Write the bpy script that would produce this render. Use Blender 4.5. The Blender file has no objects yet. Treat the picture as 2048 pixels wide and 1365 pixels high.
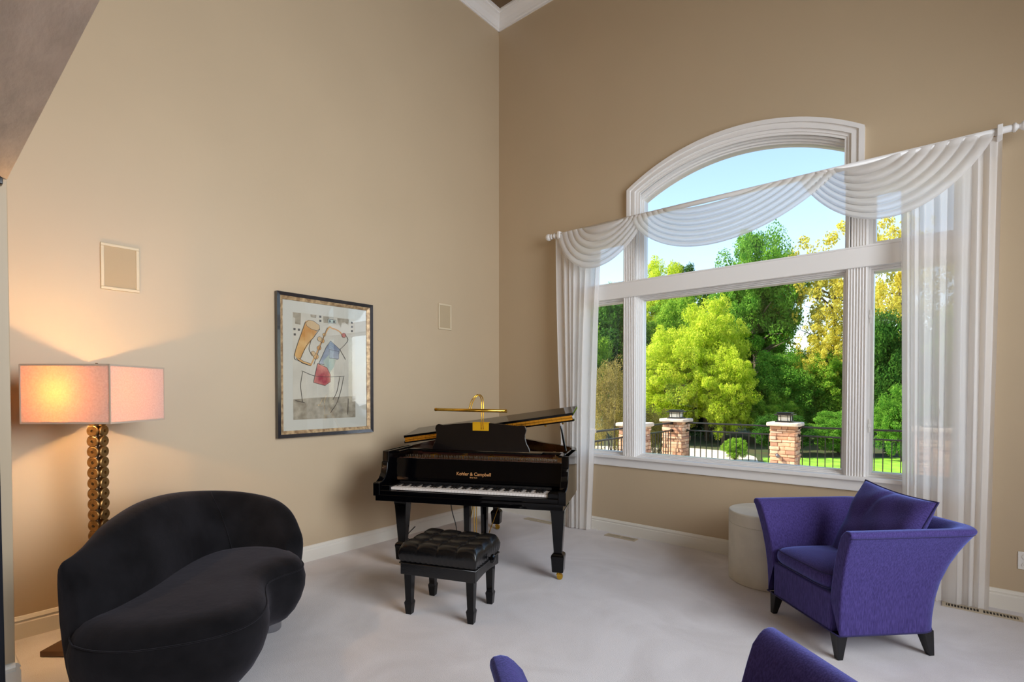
import bpy, bmesh, math, random
import numpy as np
from mathutils import Vector, Matrix
random.seed(7); rng = np.random.default_rng(11)
PI = math.pi
S = bpy.context.scene
COL = S.collection

# ------------------------------------------------------------------ camera
cam_d = bpy.data.cameras.new('camera'); cam = bpy.data.objects.new('camera', cam_d); COL.objects.link(cam)
cam.location = (3.99, -4.55, 1.40)
cam.rotation_euler = (math.radians(89.0), 0, math.radians(39.8))
cam_d.sensor_width = 36.0; cam_d.sensor_fit = 'HORIZONTAL'
cam_d.lens = 36.0 * 1025 / 2048
cam_d.shift_y = (784 + 1025 * math.tan(math.radians(1.0)) - 682.5) / 2048
cam_d.clip_start = 0.02; cam_d.clip_end = 400
S.camera = cam

# ------------------------------------------------------------------ world, sun, lights, exposure
SUN_DIR = Vector((-0.80, -0.46, 0.86)).normalized()      # towards the sun
w = bpy.data.worlds.new('sky'); S.world = w; w.use_nodes = True
nt = w.node_tree; nt.nodes.clear()
sky = nt.nodes.new('ShaderNodeTexSky'); sky.sky_type = 'NISHITA'; sky.sun_disc = False
sky.sun_elevation = math.asin(SUN_DIR.z); sky.sun_rotation = math.atan2(SUN_DIR.x, SUN_DIR.y)
sky.altitude = 0; sky.air_density = 1.15; sky.dust_density = 0.5; sky.ozone_density = 1.2
bgn = nt.nodes.new('ShaderNodeBackground'); bgn.inputs['Strength'].default_value = 0.38
outw = nt.nodes.new('ShaderNodeOutputWorld')
nt.links.new(sky.outputs[0], bgn.inputs[0]); nt.links.new(bgn.outputs[0], outw.inputs[0])

def light(name, kind, loc, energy, color, **k):
    d = bpy.data.lights.new(name, kind); d.energy = energy; d.color = color
    o = bpy.data.objects.new(name, d); o.location = loc; COL.objects.link(o)
    for a, v in k.items():
        if a == 'rot': o.rotation_euler = v
        elif a == 'aim': o.rotation_euler = (-(Vector(v) - Vector(loc))).to_track_quat('Z', 'Y').to_euler()
        else: setattr(d, a, v)
    return o
light('sun', 'SUN', (0, 0, 30), 9.5, (1.0, 0.92, 0.78), angle=math.radians(0.6), rot=SUN_DIR.to_track_quat('Z', 'Y').to_euler())
# added fill lights out of view; right and rear walls have no windows
light('right_fill_light', 'AREA', (6.35, -2.7, 2.3), 185, (0.87, 0.93, 1.0), shape='RECTANGLE', size=2.6, size_y=3.4, spread=math.radians(125), aim=(0, -2.9, 1.7))
light('rear_fill_light', 'AREA', (5.2, -8.8, 1.5), 60, (1.0, 0.95, 0.88), shape='RECTANGLE', size=2.4, size_y=2.0, aim=(2.2, -2.5, 0.6))

S.view_settings.view_transform = 'Standard'; S.view_settings.look = 'None'
S.view_settings.exposure = 0.0; S.view_settings.gamma = 1.0
try: S.view_settings.use_curve_mapping = False
except Exception: pass
try:
    S.cycles.max_bounces = 10; S.cycles.diffuse_bounces = 6; S.cycles.transparent_max_bounces = 24; S.cycles.glossy_bounces = 5
    S.cycles.sample_clamp_indirect = 6; S.cycles.caustics_reflective = False; S.cycles.caustics_refractive = False
    S.cycles.use_denoising = True
except Exception: pass

# ------------------------------------------------------------------ materials
def lin(r, g, b):
    f = lambda c: (c/255)/12.92 if c/255 <= .04045 else ((c/255+.055)/1.055)**2.4
    return (f(r), f(g), f(b), 1)
def mat(name, rgb, rough=.5, metal=0, spec=None, noise=None, bump=None, sheen=None, coat=0, vary=.12, stretch=None, rgb2=None, lo=.35, hi=.65):
    m = bpy.data.materials.new(name); m.use_nodes = True; n = m.node_tree; b = n.nodes['Principled BSDF']
    b.inputs['Base Color'].default_value = lin(*rgb); b.inputs['Roughness'].default_value = rough; b.inputs['Metallic'].default_value = metal
    if spec is not None: b.inputs['Specular IOR Level'].default_value = spec
    if coat: b.inputs['Coat Weight'].default_value = coat; b.inputs['Coat Roughness'].default_value = .03
    if sheen:
        b.inputs['Sheen Weight'].default_value = sheen[0]; b.inputs['Sheen Tint'].default_value = lin(*sheen[1]); b.inputs['Sheen Roughness'].default_value = sheen[2] if len(sheen) > 2 else .4
    tc = n.nodes.new('ShaderNodeTexCoord'); mp = n.nodes.new('ShaderNodeMapping'); n.links.new(tc.outputs['Object'], mp.inputs[0])
    if stretch: mp.inputs['Scale'].default_value = stretch
    if noise:
        t = n.nodes.new('ShaderNodeTexNoise'); t.inputs['Scale'].default_value = noise; t.inputs['Detail'].default_value = 5; n.links.new(mp.outputs[0], t.inputs[0])
        r = n.nodes.new('ShaderNodeValToRGB'); c = lin(*rgb)
        if rgb2: c1, c2 = c, lin(*rgb2)
        else: c1 = tuple(v*(1-vary) for v in c[:3])+(1,); c2 = tuple(min(1, v*(1+vary)) for v in c[:3])+(1,)
        r.color_ramp.elements[0].position = lo; r.color_ramp.elements[1].position = hi
        r.color_ramp.elements[0].color = c1; r.color_ramp.elements[1].color = c2
        n.links.new(t.outputs[0], r.inputs[0]); n.links.new(r.outputs[0], b.inputs['Base Color'])
    if bump:
        t2 = n.nodes.new('ShaderNodeTexNoise'); t2.inputs['Scale'].default_value = bump[0]; t2.inputs['Detail'].default_value = 4; n.links.new(mp.outputs[0], t2.inputs[0])
        bp = n.nodes.new('ShaderNodeBump'); bp.inputs['Strength'].default_value = bump[1]; bp.inputs['Distance'].default_value = bump[2] if len(bump) > 2 else .01
        n.links.new(t2.outputs[0], bp.inputs['Height']); n.links.new(bp.outputs[0], b.inputs['Normal'])
    return m
M = {}
M['wall'] = mat('wall_paint', (197, 177, 148), .42, spec=.35, noise=1.2, vary=.02, bump=(60, .05, .004))
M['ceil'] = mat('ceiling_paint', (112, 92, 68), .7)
M['soffit'] = mat('soffit_plaster', (222, 206, 192), .38, noise=5, vary=.10, bump=(9, .25, .02), stretch=(1, 3, 1))
M['trim'] = mat('trim_paint', (240, 238, 236), .3)
M['base'] = mat('baseboard_paint', (236, 232, 222), .35)
M['black_gloss'] = mat('black_lacquer', (4, 4, 6), .05, spec=.34)
M['black_satin'] = mat('black_satin', (20, 20, 22), .3)
M['leather'] = mat('black_leather', (13, 13, 15), .24, spec=.6, bump=(160, .25, .003))
M['velvet'] = mat('black_velvet', (21, 20, 22), .95, spec=.1, noise=6, vary=.4, sheen=(.45, (120, 116, 125), .5), bump=(30, .2, .006))
M['chair_leg'] = mat('ebony_leg', (14, 14, 17), .22)
M['brass'] = mat('brass', (226, 180, 70), .22, metal=1)
M['brass_plate'] = mat('gold_plate', (232, 178, 24), .5, metal=.45)
M['gold_iron'] = mat('gold_iron', (215, 150, 45), .35, metal=.8)
M['white_key'] = mat('ivory', (240, 232, 226), .2)
M['soundboard'] = mat('spruce_board', (176, 96, 36), .35, noise=4, stretch=(1, 20, 1))
M['rimwood'] = mat('inner_rim_wood', (84, 40, 26), .2, noise=3, stretch=(2, 2, 14), coat=.6)
M['felt'] = mat('dark_red_felt', (92, 46, 38), .9)
M['steel'] = mat('steel_wire', (180, 176, 170), .25, metal=1)
M['chrome'] = mat('brushed_chrome', (178, 180, 186), .22, metal=1)
M['cord'] = mat('black_cord', (22, 20, 20), .6)
M['antique'] = mat('antique_brass_disc', (158, 122, 74), .38, metal=.85, noise=40, vary=.3, bump=(90, .3, .002))
M['bronze'] = mat('bronze_base', (104, 78, 58), .45, metal=.5)
M['stucco'] = mat('cream_plaster_drum', (214, 208, 192), .6, noise=9, vary=.05, bump=(50, .1, .003))
M['plastic'] = mat('white_plastic', (238, 236, 230), .35)
M['slot'] = mat('dark_slot', (40, 34, 30), .6)
M['grille'] = mat('speaker_grille', (186, 166, 134), .7, bump=(420, .4, .002))
M['spk_frame'] = mat('speaker_frame', (214, 198, 168), .5)
M['register'] = mat('register_metal', (196, 182, 158), .45)
M['frame_dark'] = mat('picture_frame_black', (34, 30, 34), .22, coat=.5)
M['frame_gold'] = mat('picture_frame_gold', (218, 190, 146), .4, metal=.25, noise=30, rgb2=(150, 118, 84), stretch=(1, 1, 1))
M['mat_board'] = mat('mat_board', (226, 222, 206), .8)
M['drape'] = mat('navy_drape', (18, 20, 30), .9, sheen=(.3, (70, 80, 110), .5))
M['deck'] = mat('deck_paving', (188, 176, 158), .8, noise=3, vary=.12)
M['rail'] = mat('black_iron', (24, 22, 22), .35)
M['lantern_glass'] = mat('lantern_glass', (244, 236, 216), .4)
M['lawn'] = mat('lawn_grass', (128, 176, 40), .95, noise=2.2, vary=.35, bump=(40, .6, .05))
M['path'] = mat('gravel_path', (206, 192, 168), .9, noise=5, vary=.1)
M['soil'] = mat('forest_floor', (70, 66, 34), .95, noise=1.3, rgb2=(48, 70, 22))
M['bark'] = mat('tree_bark', (96, 84, 68), .9, noise=8, vary=.3)
M['capstone'] = mat('capstone', (214, 194, 172), .8, noise=12, vary=.12, bump=(14, .5, .02))

def carpet_mat():
    m = bpy.data.materials.new('pale_carpet'); m.use_nodes = True; n = m.node_tree; b = n.nodes['Principled BSDF']
    b.inputs['Roughness'].default_value = .95; b.inputs['Specular IOR Level'].default_value = .1
    b.inputs['Sheen Weight'].default_value = .25; b.inputs['Sheen Roughness'].default_value = .5
    tc = n.nodes.new('ShaderNodeTexCoord')
    a = n.nodes.new('ShaderNodeTexNoise'); a.inputs['Scale'].default_value = 1.6; a.inputs['Detail'].default_value = 3; a.inputs['Distortion'].default_value = 1.5
    c = n.nodes.new('ShaderNodeTexNoise'); c.inputs['Scale'].default_value = 240; c.inputs['Detail'].default_value = 2
    n.links.new(tc.outputs['Object'], a.inputs[0]); n.links.new(tc.outputs['Object'], c.inputs[0])
    r = n.nodes.new('ShaderNodeValToRGB'); r.color_ramp.elements[0].position = .35; r.color_ramp.elements[1].position = .65
    r.color_ramp.elements[0].color = lin(216, 211, 212); r.color_ramp.elements[1].color = lin(230, 226, 228)
    n.links.new(a.outputs[0], r.inputs[0])
    mx = n.nodes.new('ShaderNodeMixRGB'); mx.blend_type = 'MULTIPLY'; mx.inputs[0].default_value = .35
    r2 = n.nodes.new('ShaderNodeValToRGB'); r2.color_ramp.elements[0].position = .3; r2.color_ramp.elements[0].color = (.72, .72, .72, 1); r2.color_ramp.elements[1].position = .6
    n.links.new(c.outputs[0], r2.inputs[0]); n.links.new(r.outputs[0], mx.inputs[1]); n.links.new(r2.outputs[0], mx.inputs[2]); n.links.new(mx.outputs[0], b.inputs['Base Color'])
    bp = n.nodes.new('ShaderNodeBump'); bp.inputs['Strength'].default_value = .5; bp.inputs['Distance'].default_value = .006
    n.links.new(c.outputs[0], bp.inputs['Height']); n.links.new(bp.outputs[0], b.inputs['Normal'])
    return m
M['carpet'] = carpet_mat()

def chair_mat():
    m = bpy.data.materials.new('violet_chenille'); m.use_nodes = True; n = m.node_tree; b = n.nodes['Principled BSDF']
    b.inputs['Roughness'].default_value = .85; b.inputs['Specular IOR Level'].default_value = .15
    b.inputs['Sheen Weight'].default_value = 1.0; b.inputs['Sheen Tint'].default_value = lin(140, 160, 250); b.inputs['Sheen Roughness'].default_value = .38  # blue tint and full sheen put window skylight into the cloth colour
    tc = n.nodes.new('ShaderNodeTexCoord'); mp = n.nodes.new('ShaderNodeMapping'); mp.inputs['Scale'].default_value = (1, 1, .12)
    a = n.nodes.new('ShaderNodeTexNoise'); a.inputs['Scale'].default_value = 230; a.inputs['Detail'].default_value = 3
    n.links.new(tc.outputs['Object'], mp.inputs[0]); n.links.new(mp.outputs[0], a.inputs[0])
    r = n.nodes.new('ShaderNodeValToRGB'); r.color_ramp.elements[0].position = .36; r.color_ramp.elements[1].position = .64
    r.color_ramp.elements[0].color = lin(56, 46, 98); r.color_ramp.elements[1].color = lin(76, 64, 126)
    n.links.new(a.outputs[0], r.inputs[0]); n.links.new(r.outputs[0], b.inputs['Base Color'])
    bp = n.nodes.new('ShaderNodeBump'); bp.inputs['Strength'].default_value = .35; bp.inputs['Distance'].default_value = .003
    n.links.new(a.outputs[0], bp.inputs['Height']); n.links.new(bp.outputs[0], b.inputs['Normal'])
    return m
M['violet'] = chair_mat()
M['piping'] = mat('dark_piping', (38, 32, 84), .8)

def sheer_mat(name, transp, tint=(250, 248, 246)):
    m = bpy.data.materials.new(name); m.use_nodes = True; n = m.node_tree; n.nodes.clear()
    o = n.nodes.new('ShaderNodeOutputMaterial'); tr = n.nodes.new('ShaderNodeBsdfTransparent'); tl = n.nodes.new('ShaderNodeBsdfTranslucent'); df = n.nodes.new('ShaderNodeBsdfDiffuse')
    tl.inputs[0].default_value = lin(*tint); df.inputs[0].default_value = lin(*tint)
    m1 = n.nodes.new('ShaderNodeMixShader'); m1.inputs[0].default_value = .5; m2 = n.nodes.new('ShaderNodeMixShader')
    n.links.new(tl.outputs[0], m1.inputs[1]); n.links.new(df.outputs[0], m1.inputs[2])
    lw = n.nodes.new('ShaderNodeLayerWeight'); lw.inputs[0].default_value = .35
    mr = n.nodes.new('ShaderNodeMapRange'); mr.inputs[3].default_value = transp; mr.inputs[4].default_value = .02
    n.links.new(lw.outputs['Facing'], mr.inputs[0]); n.links.new(mr.outputs[0], m2.inputs[0])
    n.links.new(m1.outputs[0], m2.inputs[1]); n.links.new(tr.outputs[0], m2.inputs[2]); n.links.new(m2.outputs[0], o.inputs[0])
    return m
M['sheer'] = sheer_mat('white_sheer_voile', .13)
M['swag'] = sheer_mat('white_swag_voile', .22)
def shade_mat():
    m = bpy.data.materials.new('linen_lamp_shade'); m.use_nodes = True; n = m.node_tree; n.nodes.clear()
    o = n.nodes.new('ShaderNodeOutputMaterial'); tl = n.nodes.new('ShaderNodeBsdfTranslucent'); df = n.nodes.new('ShaderNodeBsdfDiffuse')
    tc = n.nodes.new('ShaderNodeTexCoord'); t = n.nodes.new('ShaderNodeTexNoise'); t.inputs['Scale'].default_value = 120; n.links.new(tc.outputs['Object'], t.inputs[0])
    r = n.nodes.new('ShaderNodeValToRGB'); r.color_ramp.elements[0].position = .3; r.color_ramp.elements[1].position = .7
    r.color_ramp.elements[0].color = lin(196, 188, 184); r.color_ramp.elements[1].color = lin(212, 206, 202); n.links.new(t.outputs[0], r.inputs[0])
    tl.inputs[0].default_value = lin(255, 160, 76); n.links.new(r.outputs[0], df.inputs[0])
    mx = n.nodes.new('ShaderNodeMixShader'); mx.inputs[0].default_value = .79
    n.links.new(tl.outputs[0], mx.inputs[1]); n.links.new(df.outputs[0], mx.inputs[2]); n.links.new(mx.outputs[0], o.inputs[0])
    return m
M['shade'] = shade_mat()
M['shade_trim'] = mat('shade_binding', (196, 176, 156), .8)
def glass_mat(name, k=1.0):
    m = bpy.data.materials.new(name); m.use_nodes = True; n = m.node_tree; n.nodes.clear()
    o = n.nodes.new('ShaderNodeOutputMaterial'); tr = n.nodes.new('ShaderNodeBsdfTransparent'); g = n.nodes.new('ShaderNodeBsdfGlossy'); g.inputs['Roughness'].default_value = .01
    fr = n.nodes.new('ShaderNodeFresnel'); fr.inputs[0].default_value = 1.5; mx = n.nodes.new('ShaderNodeMixShader')
    mt = n.nodes.new('ShaderNodeMath'); mt.operation = 'MULTIPLY'; mt.inputs[1].default_value = k
    n.links.new(fr.outputs[0], mt.inputs[0]); n.links.new(mt.outputs[0], mx.inputs[0]); n.links.new(tr.outputs[0], mx.inputs[1]); n.links.new(g.outputs[0], mx.inputs[2]); n.links.new(mx.outputs[0], o.inputs[0])
    return m
M['glass'] = glass_mat('window_glass', .7)
M['pic_glass'] = glass_mat('picture_glass', 1.3)
def leaf_mat(name, c1, c2):
    m = bpy.data.materials.new(name); m.use_nodes = True; n = m.node_tree; n.nodes.clear()
    o = n.nodes.new('ShaderNodeOutputMaterial'); tl = n.nodes.new('ShaderNodeBsdfTranslucent'); df = n.nodes.new('ShaderNodeBsdfDiffuse')
    tc = n.nodes.new('ShaderNodeTexCoord'); t = n.nodes.new('ShaderNodeTexNoise'); t.inputs['Scale'].default_value = 9; t.inputs['Detail'].default_value = 8; n.links.new(tc.outputs['Object'], t.inputs[0])
    r = n.nodes.new('ShaderNodeValToRGB'); r.color_ramp.elements[0].position = .38; r.color_ramp.elements[1].position = .62
    r.color_ramp.elements[0].color = lin(*c1); r.color_ramp.elements[1].color = lin(*c2); n.links.new(t.outputs[0], r.inputs[0])
    n.links.new(r.outputs[0], tl.inputs[0]); n.links.new(r.outputs[0], df.inputs[0])
    mx = n.nodes.new('ShaderNodeMixShader'); mx.inputs[0].default_value = .42
    n.links.new(tl.outputs[0], mx.inputs[1]); n.links.new(df.outputs[0], mx.inputs[2]); n.links.new(mx.outputs[0], o.inputs[0])
    return m
LEAF = {'lime': leaf_mat('lime_leaves', (168, 196, 44), (222, 228, 84)), 'green': leaf_mat('green_leaves', (84, 142, 48), (142, 188, 72)),
        'dark': leaf_mat('dark_green_leaves', (44, 88, 34), (92, 138, 54)), 'gold': leaf_mat('golden_leaves', (196, 180, 58), (232, 226, 112)),
        'olive': leaf_mat('olive_brown_leaves', (132, 122, 62), (176, 160, 92)), 'mid': leaf_mat('mid_green_leaves', (104, 156, 48), (172, 204, 76))}

# ------------------------------------------------------------------ object helpers
def setp(o, label=None, cat=None, group=None, kind=None):
    if label: o['label'] = label
    if cat: o['category'] = cat
    if group: o['group'] = group
    if kind: o['kind'] = kind
    return o
def thing(name, label, cat, loc=(0, 0, 0), rz=0, group=None):
    o = bpy.data.objects.new(name, None); o.empty_display_size = .1; COL.objects.link(o); o.location = loc; o.rotation_euler = (0, 0, rz)
    return setp(o, label, cat, group)
def link(name, me, m, parent=None, smooth=False, label=None):
    o = bpy.data.objects.new(name, me); COL.objects.link(o)
    if m is not None:
        for k in (m if isinstance(m, (list, tuple)) else [m]): me.materials.append(k)
    if parent: o.parent = parent
    if smooth:
        for p in me.polygons: p.use_smooth = True
    if label: o['label'] = label
    return o
def pydata(vs, fs):
    me = bpy.data.meshes.new('mesh'); me.from_pydata([tuple(v) for v in vs], [], fs); me.validate(); me.update(); return me
class MB:
    def __init__(s): s.v = []; s.f = []; s.mi = []; s.cm = 0
    def add(s, vs, fs):
        o = len(s.v); s.v += [tuple(v) for v in vs]
        for f in fs: s.f.append(tuple(i+o for i in f)); s.mi.append(s.cm)
    def box(s, x0, x1, y0, y1, z0, z1, mtx=None):
        vs = [(x, y, z) for z in (z0, z1) for y in (y0, y1) for x in (x0, x1)]
        if mtx: vs = [tuple(mtx @ Vector(v)) for v in vs]
        s.add(vs, [(0, 2, 3, 1), (4, 5, 7, 6), (0, 1, 5, 4), (2, 6, 7, 3), (0, 4, 6, 2), (1, 3, 7, 5)])
    def frust(s, cx, cy, rings):                    # rings: (z, hx, hy[, dx, dy])
        vs = []
        for r in rings:
            dx, dy = (r[3], r[4]) if len(r) > 3 else (0, 0)
            vs += [(cx+dx-r[1], cy+dy-r[2], r[0]), (cx+dx+r[1], cy+dy-r[2], r[0]), (cx+dx+r[1], cy+dy+r[2], r[0]), (cx+dx-r[1], cy+dy+r[2], r[0])]
        fs = [(3, 2, 1, 0)]
        for k in range(len(rings)-1):
            for i in range(4): j = (i+1) % 4; fs.append((4*k+i, 4*k+j, 4*k+4+j, 4*k+4+i))
        n = 4*(len(rings)-1); fs.append((n, n+1, n+2, n+3)); s.add(vs, fs)
    def tube(s, pts, r, n=10, cap=True):
        pts = [Vector(p) for p in pts]; N = len(pts); vs = []; fs = []; up = None
        for i, p in enumerate(pts):
            t = (pts[min(i+1, N-1)]-pts[max(i-1, 0)]).normalized()
            if up is None: up = Vector((0, 0, 1)) if abs(t.z) < .9 else Vector((1, 0, 0))
            a = t.cross(up).normalized(); up = a.cross(t).normalized()
            rr = r[i] if isinstance(r, (list, tuple)) else r
            for k in range(n): an = 2*PI*k/n; vs.append(p+a*math.cos(an)*rr+up*math.sin(an)*rr)
        for i in range(N-1):
            for k in range(n): k2 = (k+1) % n; fs.append((i*n+k, i*n+k2, i*n+n+k2, i*n+n+k))
        if cap: fs.append(tuple(range(n-1, -1, -1))); fs.append(tuple((N-1)*n+k for k in range(n)))
        s.add(vs, fs)
    def lathe(s, prof, c=(0, 0, 0), n=32, axis='Z'):
        vs = []; fs = []
        for r, z in prof:
            for k in range(n):
                a = 2*PI*k/n
                p = {'Z': (r*math.cos(a), r*math.sin(a), z), 'X': (z, r*math.cos(a), r*math.sin(a)), 'Y': (r*math.sin(a), z, r*math.cos(a))}[axis]
                vs.append((p[0]+c[0], p[1]+c[1], p[2]+c[2]))
        for i in range(len(prof)-1):
            for k in range(n): k2 = (k+1) % n; fs.append((i*n+k, i*n+k2, i*n+n+k2, i*n+n+k))
        fs.append(tuple(range(n-1, -1, -1))); fs.append(tuple((len(prof)-1)*n+k for k in range(n))); s.add(vs, fs)
    def prism(s, poly, axis, a, b):                 # 2D outline extruded along an axis
        def P(p, t): return {'X': (t, p[0], p[1]), 'Y': (p[0], t, p[1]), 'Z': (p[0], p[1], t)}[axis]
        n = len(poly); vs = [P(p, a) for p in poly]+[P(p, b) for p in poly]
        s.add(vs, [tuple(range(n-1, -1, -1)), tuple(range(n, 2*n))]+[(i, (i+1) % n, n+(i+1) % n, n+i) for i in range(n)])
    def grid(s, P, nu, nv, closed_u=False):
        vs = [P(i/nu, j/nv) for j in range(nv+1) for i in range(nu+1)]
        s.add(vs, [(j*(nu+1)+i, j*(nu+1)+i+1, (j+1)*(nu+1)+i+1, (j+1)*(nu+1)+i) for j in range(nv) for i in range(nu)])
    def build(s, name, m, parent=None, bevel=0, seg=2, smooth=False, sub=0, label=None, recalc=True, auto=None):
        me = pydata(s.v, s.f)
        if len(me.polygons) == len(s.mi):
            for p, k in zip(me.polygons, s.mi): p.material_index = k
        if recalc:
            bm = bmesh.new(); bm.from_mesh(me); bmesh.ops.recalc_face_normals(bm, faces=bm.faces); bm.to_mesh(me); bm.free()
        o = link(name, me, m, parent, smooth, label)
        if bevel:
            b = o.modifiers.new('bevel', 'BEVEL'); b.width = bevel; b.segments = seg; b.limit_method = 'ANGLE'; b.angle_limit = math.radians(35)
            for p in me.polygons: p.use_smooth = True
            wn = o.modifiers.new('wn', 'WEIGHTED_NORMAL'); wn.keep_sharp = False
        if sub:
            q = o.modifiers.new('sub', 'SUBSURF'); q.levels = sub; q.render_levels = sub
            for p in me.polygons: p.use_smooth = True
        return o
def copy_tree(o, parent=None):
    c = o.copy(); COL.objects.link(c)
    if parent: c.parent = parent
    for ch in list(o.children): copy_tree(ch, c)
    return c
def place_copy(mesh_obj, loc=None, rot=None, scale=None, parent=None):
    c = mesh_obj.copy(); COL.objects.link(c)
    if parent: c.parent = parent
    if loc is not None: c.location = loc
    if rot is not None: c.rotation_euler = rot
    if scale is not None: c.scale = scale
    return c
def struct(o): o['kind'] = 'structure'; return o
def spline(pts, n):                                  # Catmull-Rom through pts
    P = [Vector(p) for p in pts]; P = [P[0]*2-P[1]]+P+[P[-1]*2-P[-2]]; out = []
    for i in range(1, len(P)-2):
        for k in range(n):
            t = k/n; a, b, c, d = P[i-1], P[i], P[i+1], P[i+2]
            out.append(.5*((2*b)+(c-a)*t+(2*a-5*b+4*c-d)*t*t+(3*b-a-3*c+d)*t**3))
    out.append(P[-2]); return out

# ================================================================== ROOM SHELL
H = 5.74; XR = 6.45; YB = -9.0; HC = 2.75
def arch(x):                                          # opening height over the big centre light
    c, hw = 2.61, .866; R = 1.68
    return 3.512-(R-math.sqrt(R*R-min(abs(x-c), hw)**2))
def strip(mb, xs, zlo, zhi, y0, y1):
    for a, b in zip(xs[:-1], xs[1:]):
        mb.add([(a, y0, zlo(a)), (b, y0, zlo(b)), (b, y0, zhi(b)), (a, y0, zhi(a)), (a, y1, zlo(a)), (b, y1, zlo(b)), (b, y1, zhi(b)), (a, y1, zhi(a))],
               [(0, 1, 2, 3), (5, 4, 7, 6), (0, 4, 5, 1), (3, 2, 6, 7), (0, 3, 7, 4), (1, 5, 6, 2)])
c = lambda v: (lambda x: v)
b = MB()
b.box(-.25, 1.10, 0, .22, -.02, H); b.box(4.12, XR+.2, 0, .22, -.02, H); b.box(1.10, 4.12, 0, .22, -.02, .70)
b.box(1.10, 1.744, 0, .22, 2.95, H); b.box(3.476, 4.12, 0, .22, 2.95, H)
xs = [1.744+i*(3.476-1.744)/24 for i in range(25)]
strip(b, xs, arch, c(H), 0, .22)
struct(b.build('wall_window', M['wall'], recalc=True))
b = MB(); b.box(-.2, 0, -4.52, 0, -.02, H); struct(b.build('wall_left', M['wall']))
b = MB(); b.box(XR, XR+.2, YB, 0, -.02, H); struct(b.build('wall_right', M['wall']))
b = MB(); b.box(-.2, XR+.2, YB-.2, YB, -.02, HC+.2); struct(b.build('wall_rear', M['wall']))
b = MB(); b.box(-.2, 0, YB, -4.52, -.02, HC+.2); struct(b.build('wall_rear_left', M['wall']))
b = MB(); b.box(0, .663, -4.51, -4.21, -.01, 2.385); struct(b.build('wall_partition', M['wall'], bevel=.004))
b = MB(); b.cm = 0; b.box(0, XR, -4.51, -4.21, 2.385, H); hd = struct(b.build('wall_header', [M['wall'], M['soffit']]))
for p in hd.data.polygons:
    if p.normal.z < -.5: p.material_index = 1
b = MB(); b.box(-.2, XR+.2, YB-.2, .22, -.12, 0); struct(b.build('floor', M['carpet']))
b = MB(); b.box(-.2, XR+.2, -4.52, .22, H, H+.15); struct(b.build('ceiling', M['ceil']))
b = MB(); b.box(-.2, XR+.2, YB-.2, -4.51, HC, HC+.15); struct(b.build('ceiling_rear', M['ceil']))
# crown moulding
crown = [(0, -.15), (.012, -.15), (.012, -.132), (.024, -.128), (.03, -.11), (.05, -.075), (.085, -.045), (.105, -.035), (.105, -.022), (.125, -.018), (.125, 0), (0, 0)]
b = MB(); b.prism([(p[0], H+p[1]) for p in crown], 'Y', -4.2, -.001)
struct(b.build('trim_1', M['trim']))
b = MB(); b.prism([(-p[0], H+p[1]) for p in crown], 'X', .001, XR)
struct(b.build('trim_2', M['trim']))
# baseboards
bb = [(0, 0), (.018, 0), (.018, .088), (.013, .095), (.013, .104), (.018, .107), (.013, .118), (.008, .126), (0, .128)]
b = MB(); b.prism(bb, 'Y', -4.21, -.0); struct(b.build('baseboard_left', M['base']))
b = MB(); b.prism([(-p[0], p[1]) for p in bb], 'X', .018, XR); struct(b.build('baseboard_window', M['base']))
b = MB(); b.prism([(.663+p[0], p[1]) for p in bb], 'Y', -4.51, -4.2101); b.prism([(-4.21+p[0], p[1]) for p in bb], 'X', .018, .681); struct(b.build('baseboard_partition', M['base'], bevel=0))

# ------------------------------------------------------------------ the big window
win = bpy.data.objects.new('window_1', None); COL.objects.link(win); struct(win)
def arcz(x, R, top, c0=2.61): return top-(R-math.sqrt(max(0, R*R-(x-c0)**2)))
# casing of the arch on the wall face, stepped profile
def arch_band(mb, hw_o, top_o, leg_z, wdt, y0, y1, R=1.9, nseg=36):
    xo = [2.61-hw_o+2*hw_o*i/nseg for i in range(nseg+1)]
    hwi = hw_o-wdt
    xi = [2.61-hwi+2*hwi*i/nseg for i in range(nseg+1)]
    out = [(2.61-hw_o, leg_z)]+[(x, arcz(x, R, top_o)) for x in xo]+[(2.61+hw_o, leg_z)]
    inn = [(2.61-hwi, leg_z)]+[(x, arcz(x, R, top_o-wdt)) for x in xi]+[(2.61+hwi, leg_z)]
    n = len(out)
    vs = [(p[0], y0, p[1]) for p in out]+[(p[0], y0, p[1]) for p in inn]+[(p[0], y1, p[1]) for p in out]+[(p[0], y1, p[1]) for p in inn]
    fs = []
    for i in range(n-1):
        fs += [(i, i+1, n+i+1, n+i), (2*n+i+1, 2*n+i, 3*n+i, 3*n+i+1), (i+1, i, 2*n+i, 2*n+i+1), (n+i, n+i+1, 3*n+i+1, 3*n+i)]
    fs += [(0, n, 3*n, 2*n), (n-1, 3*n-1, 4*n-1, 2*n-1)]
    mb.add(vs, fs)
b = MB()
for hw, top, wd, y in ((.945, 3.615, .035, -.045), (.912, 3.582, .022, -.030), (.892, 3.562, .028, -.036), (.866, 3.536, .026, -.020), (.842, 3.512, .022, -.012)):
    arch_band(b, hw, top, 2.95, wd, y, .002, R=1.72)
b.build('arch_casing', M['trim'], win, recalc=True)
# sash of the arch light, set back in the opening
b = MB()
for hw, top, wd, y in ((.868, 3.515, .006, -.008), (.864, 3.50, .020, .02), (.846, 3.482, .016, .05), (.832, 3.468, .013, .075)):
    arch_band(b, hw, top, 2.44, wd, y, .16, R=1.66)
b.build('arch_sash', M['trim'], win, recalc=True)
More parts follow.
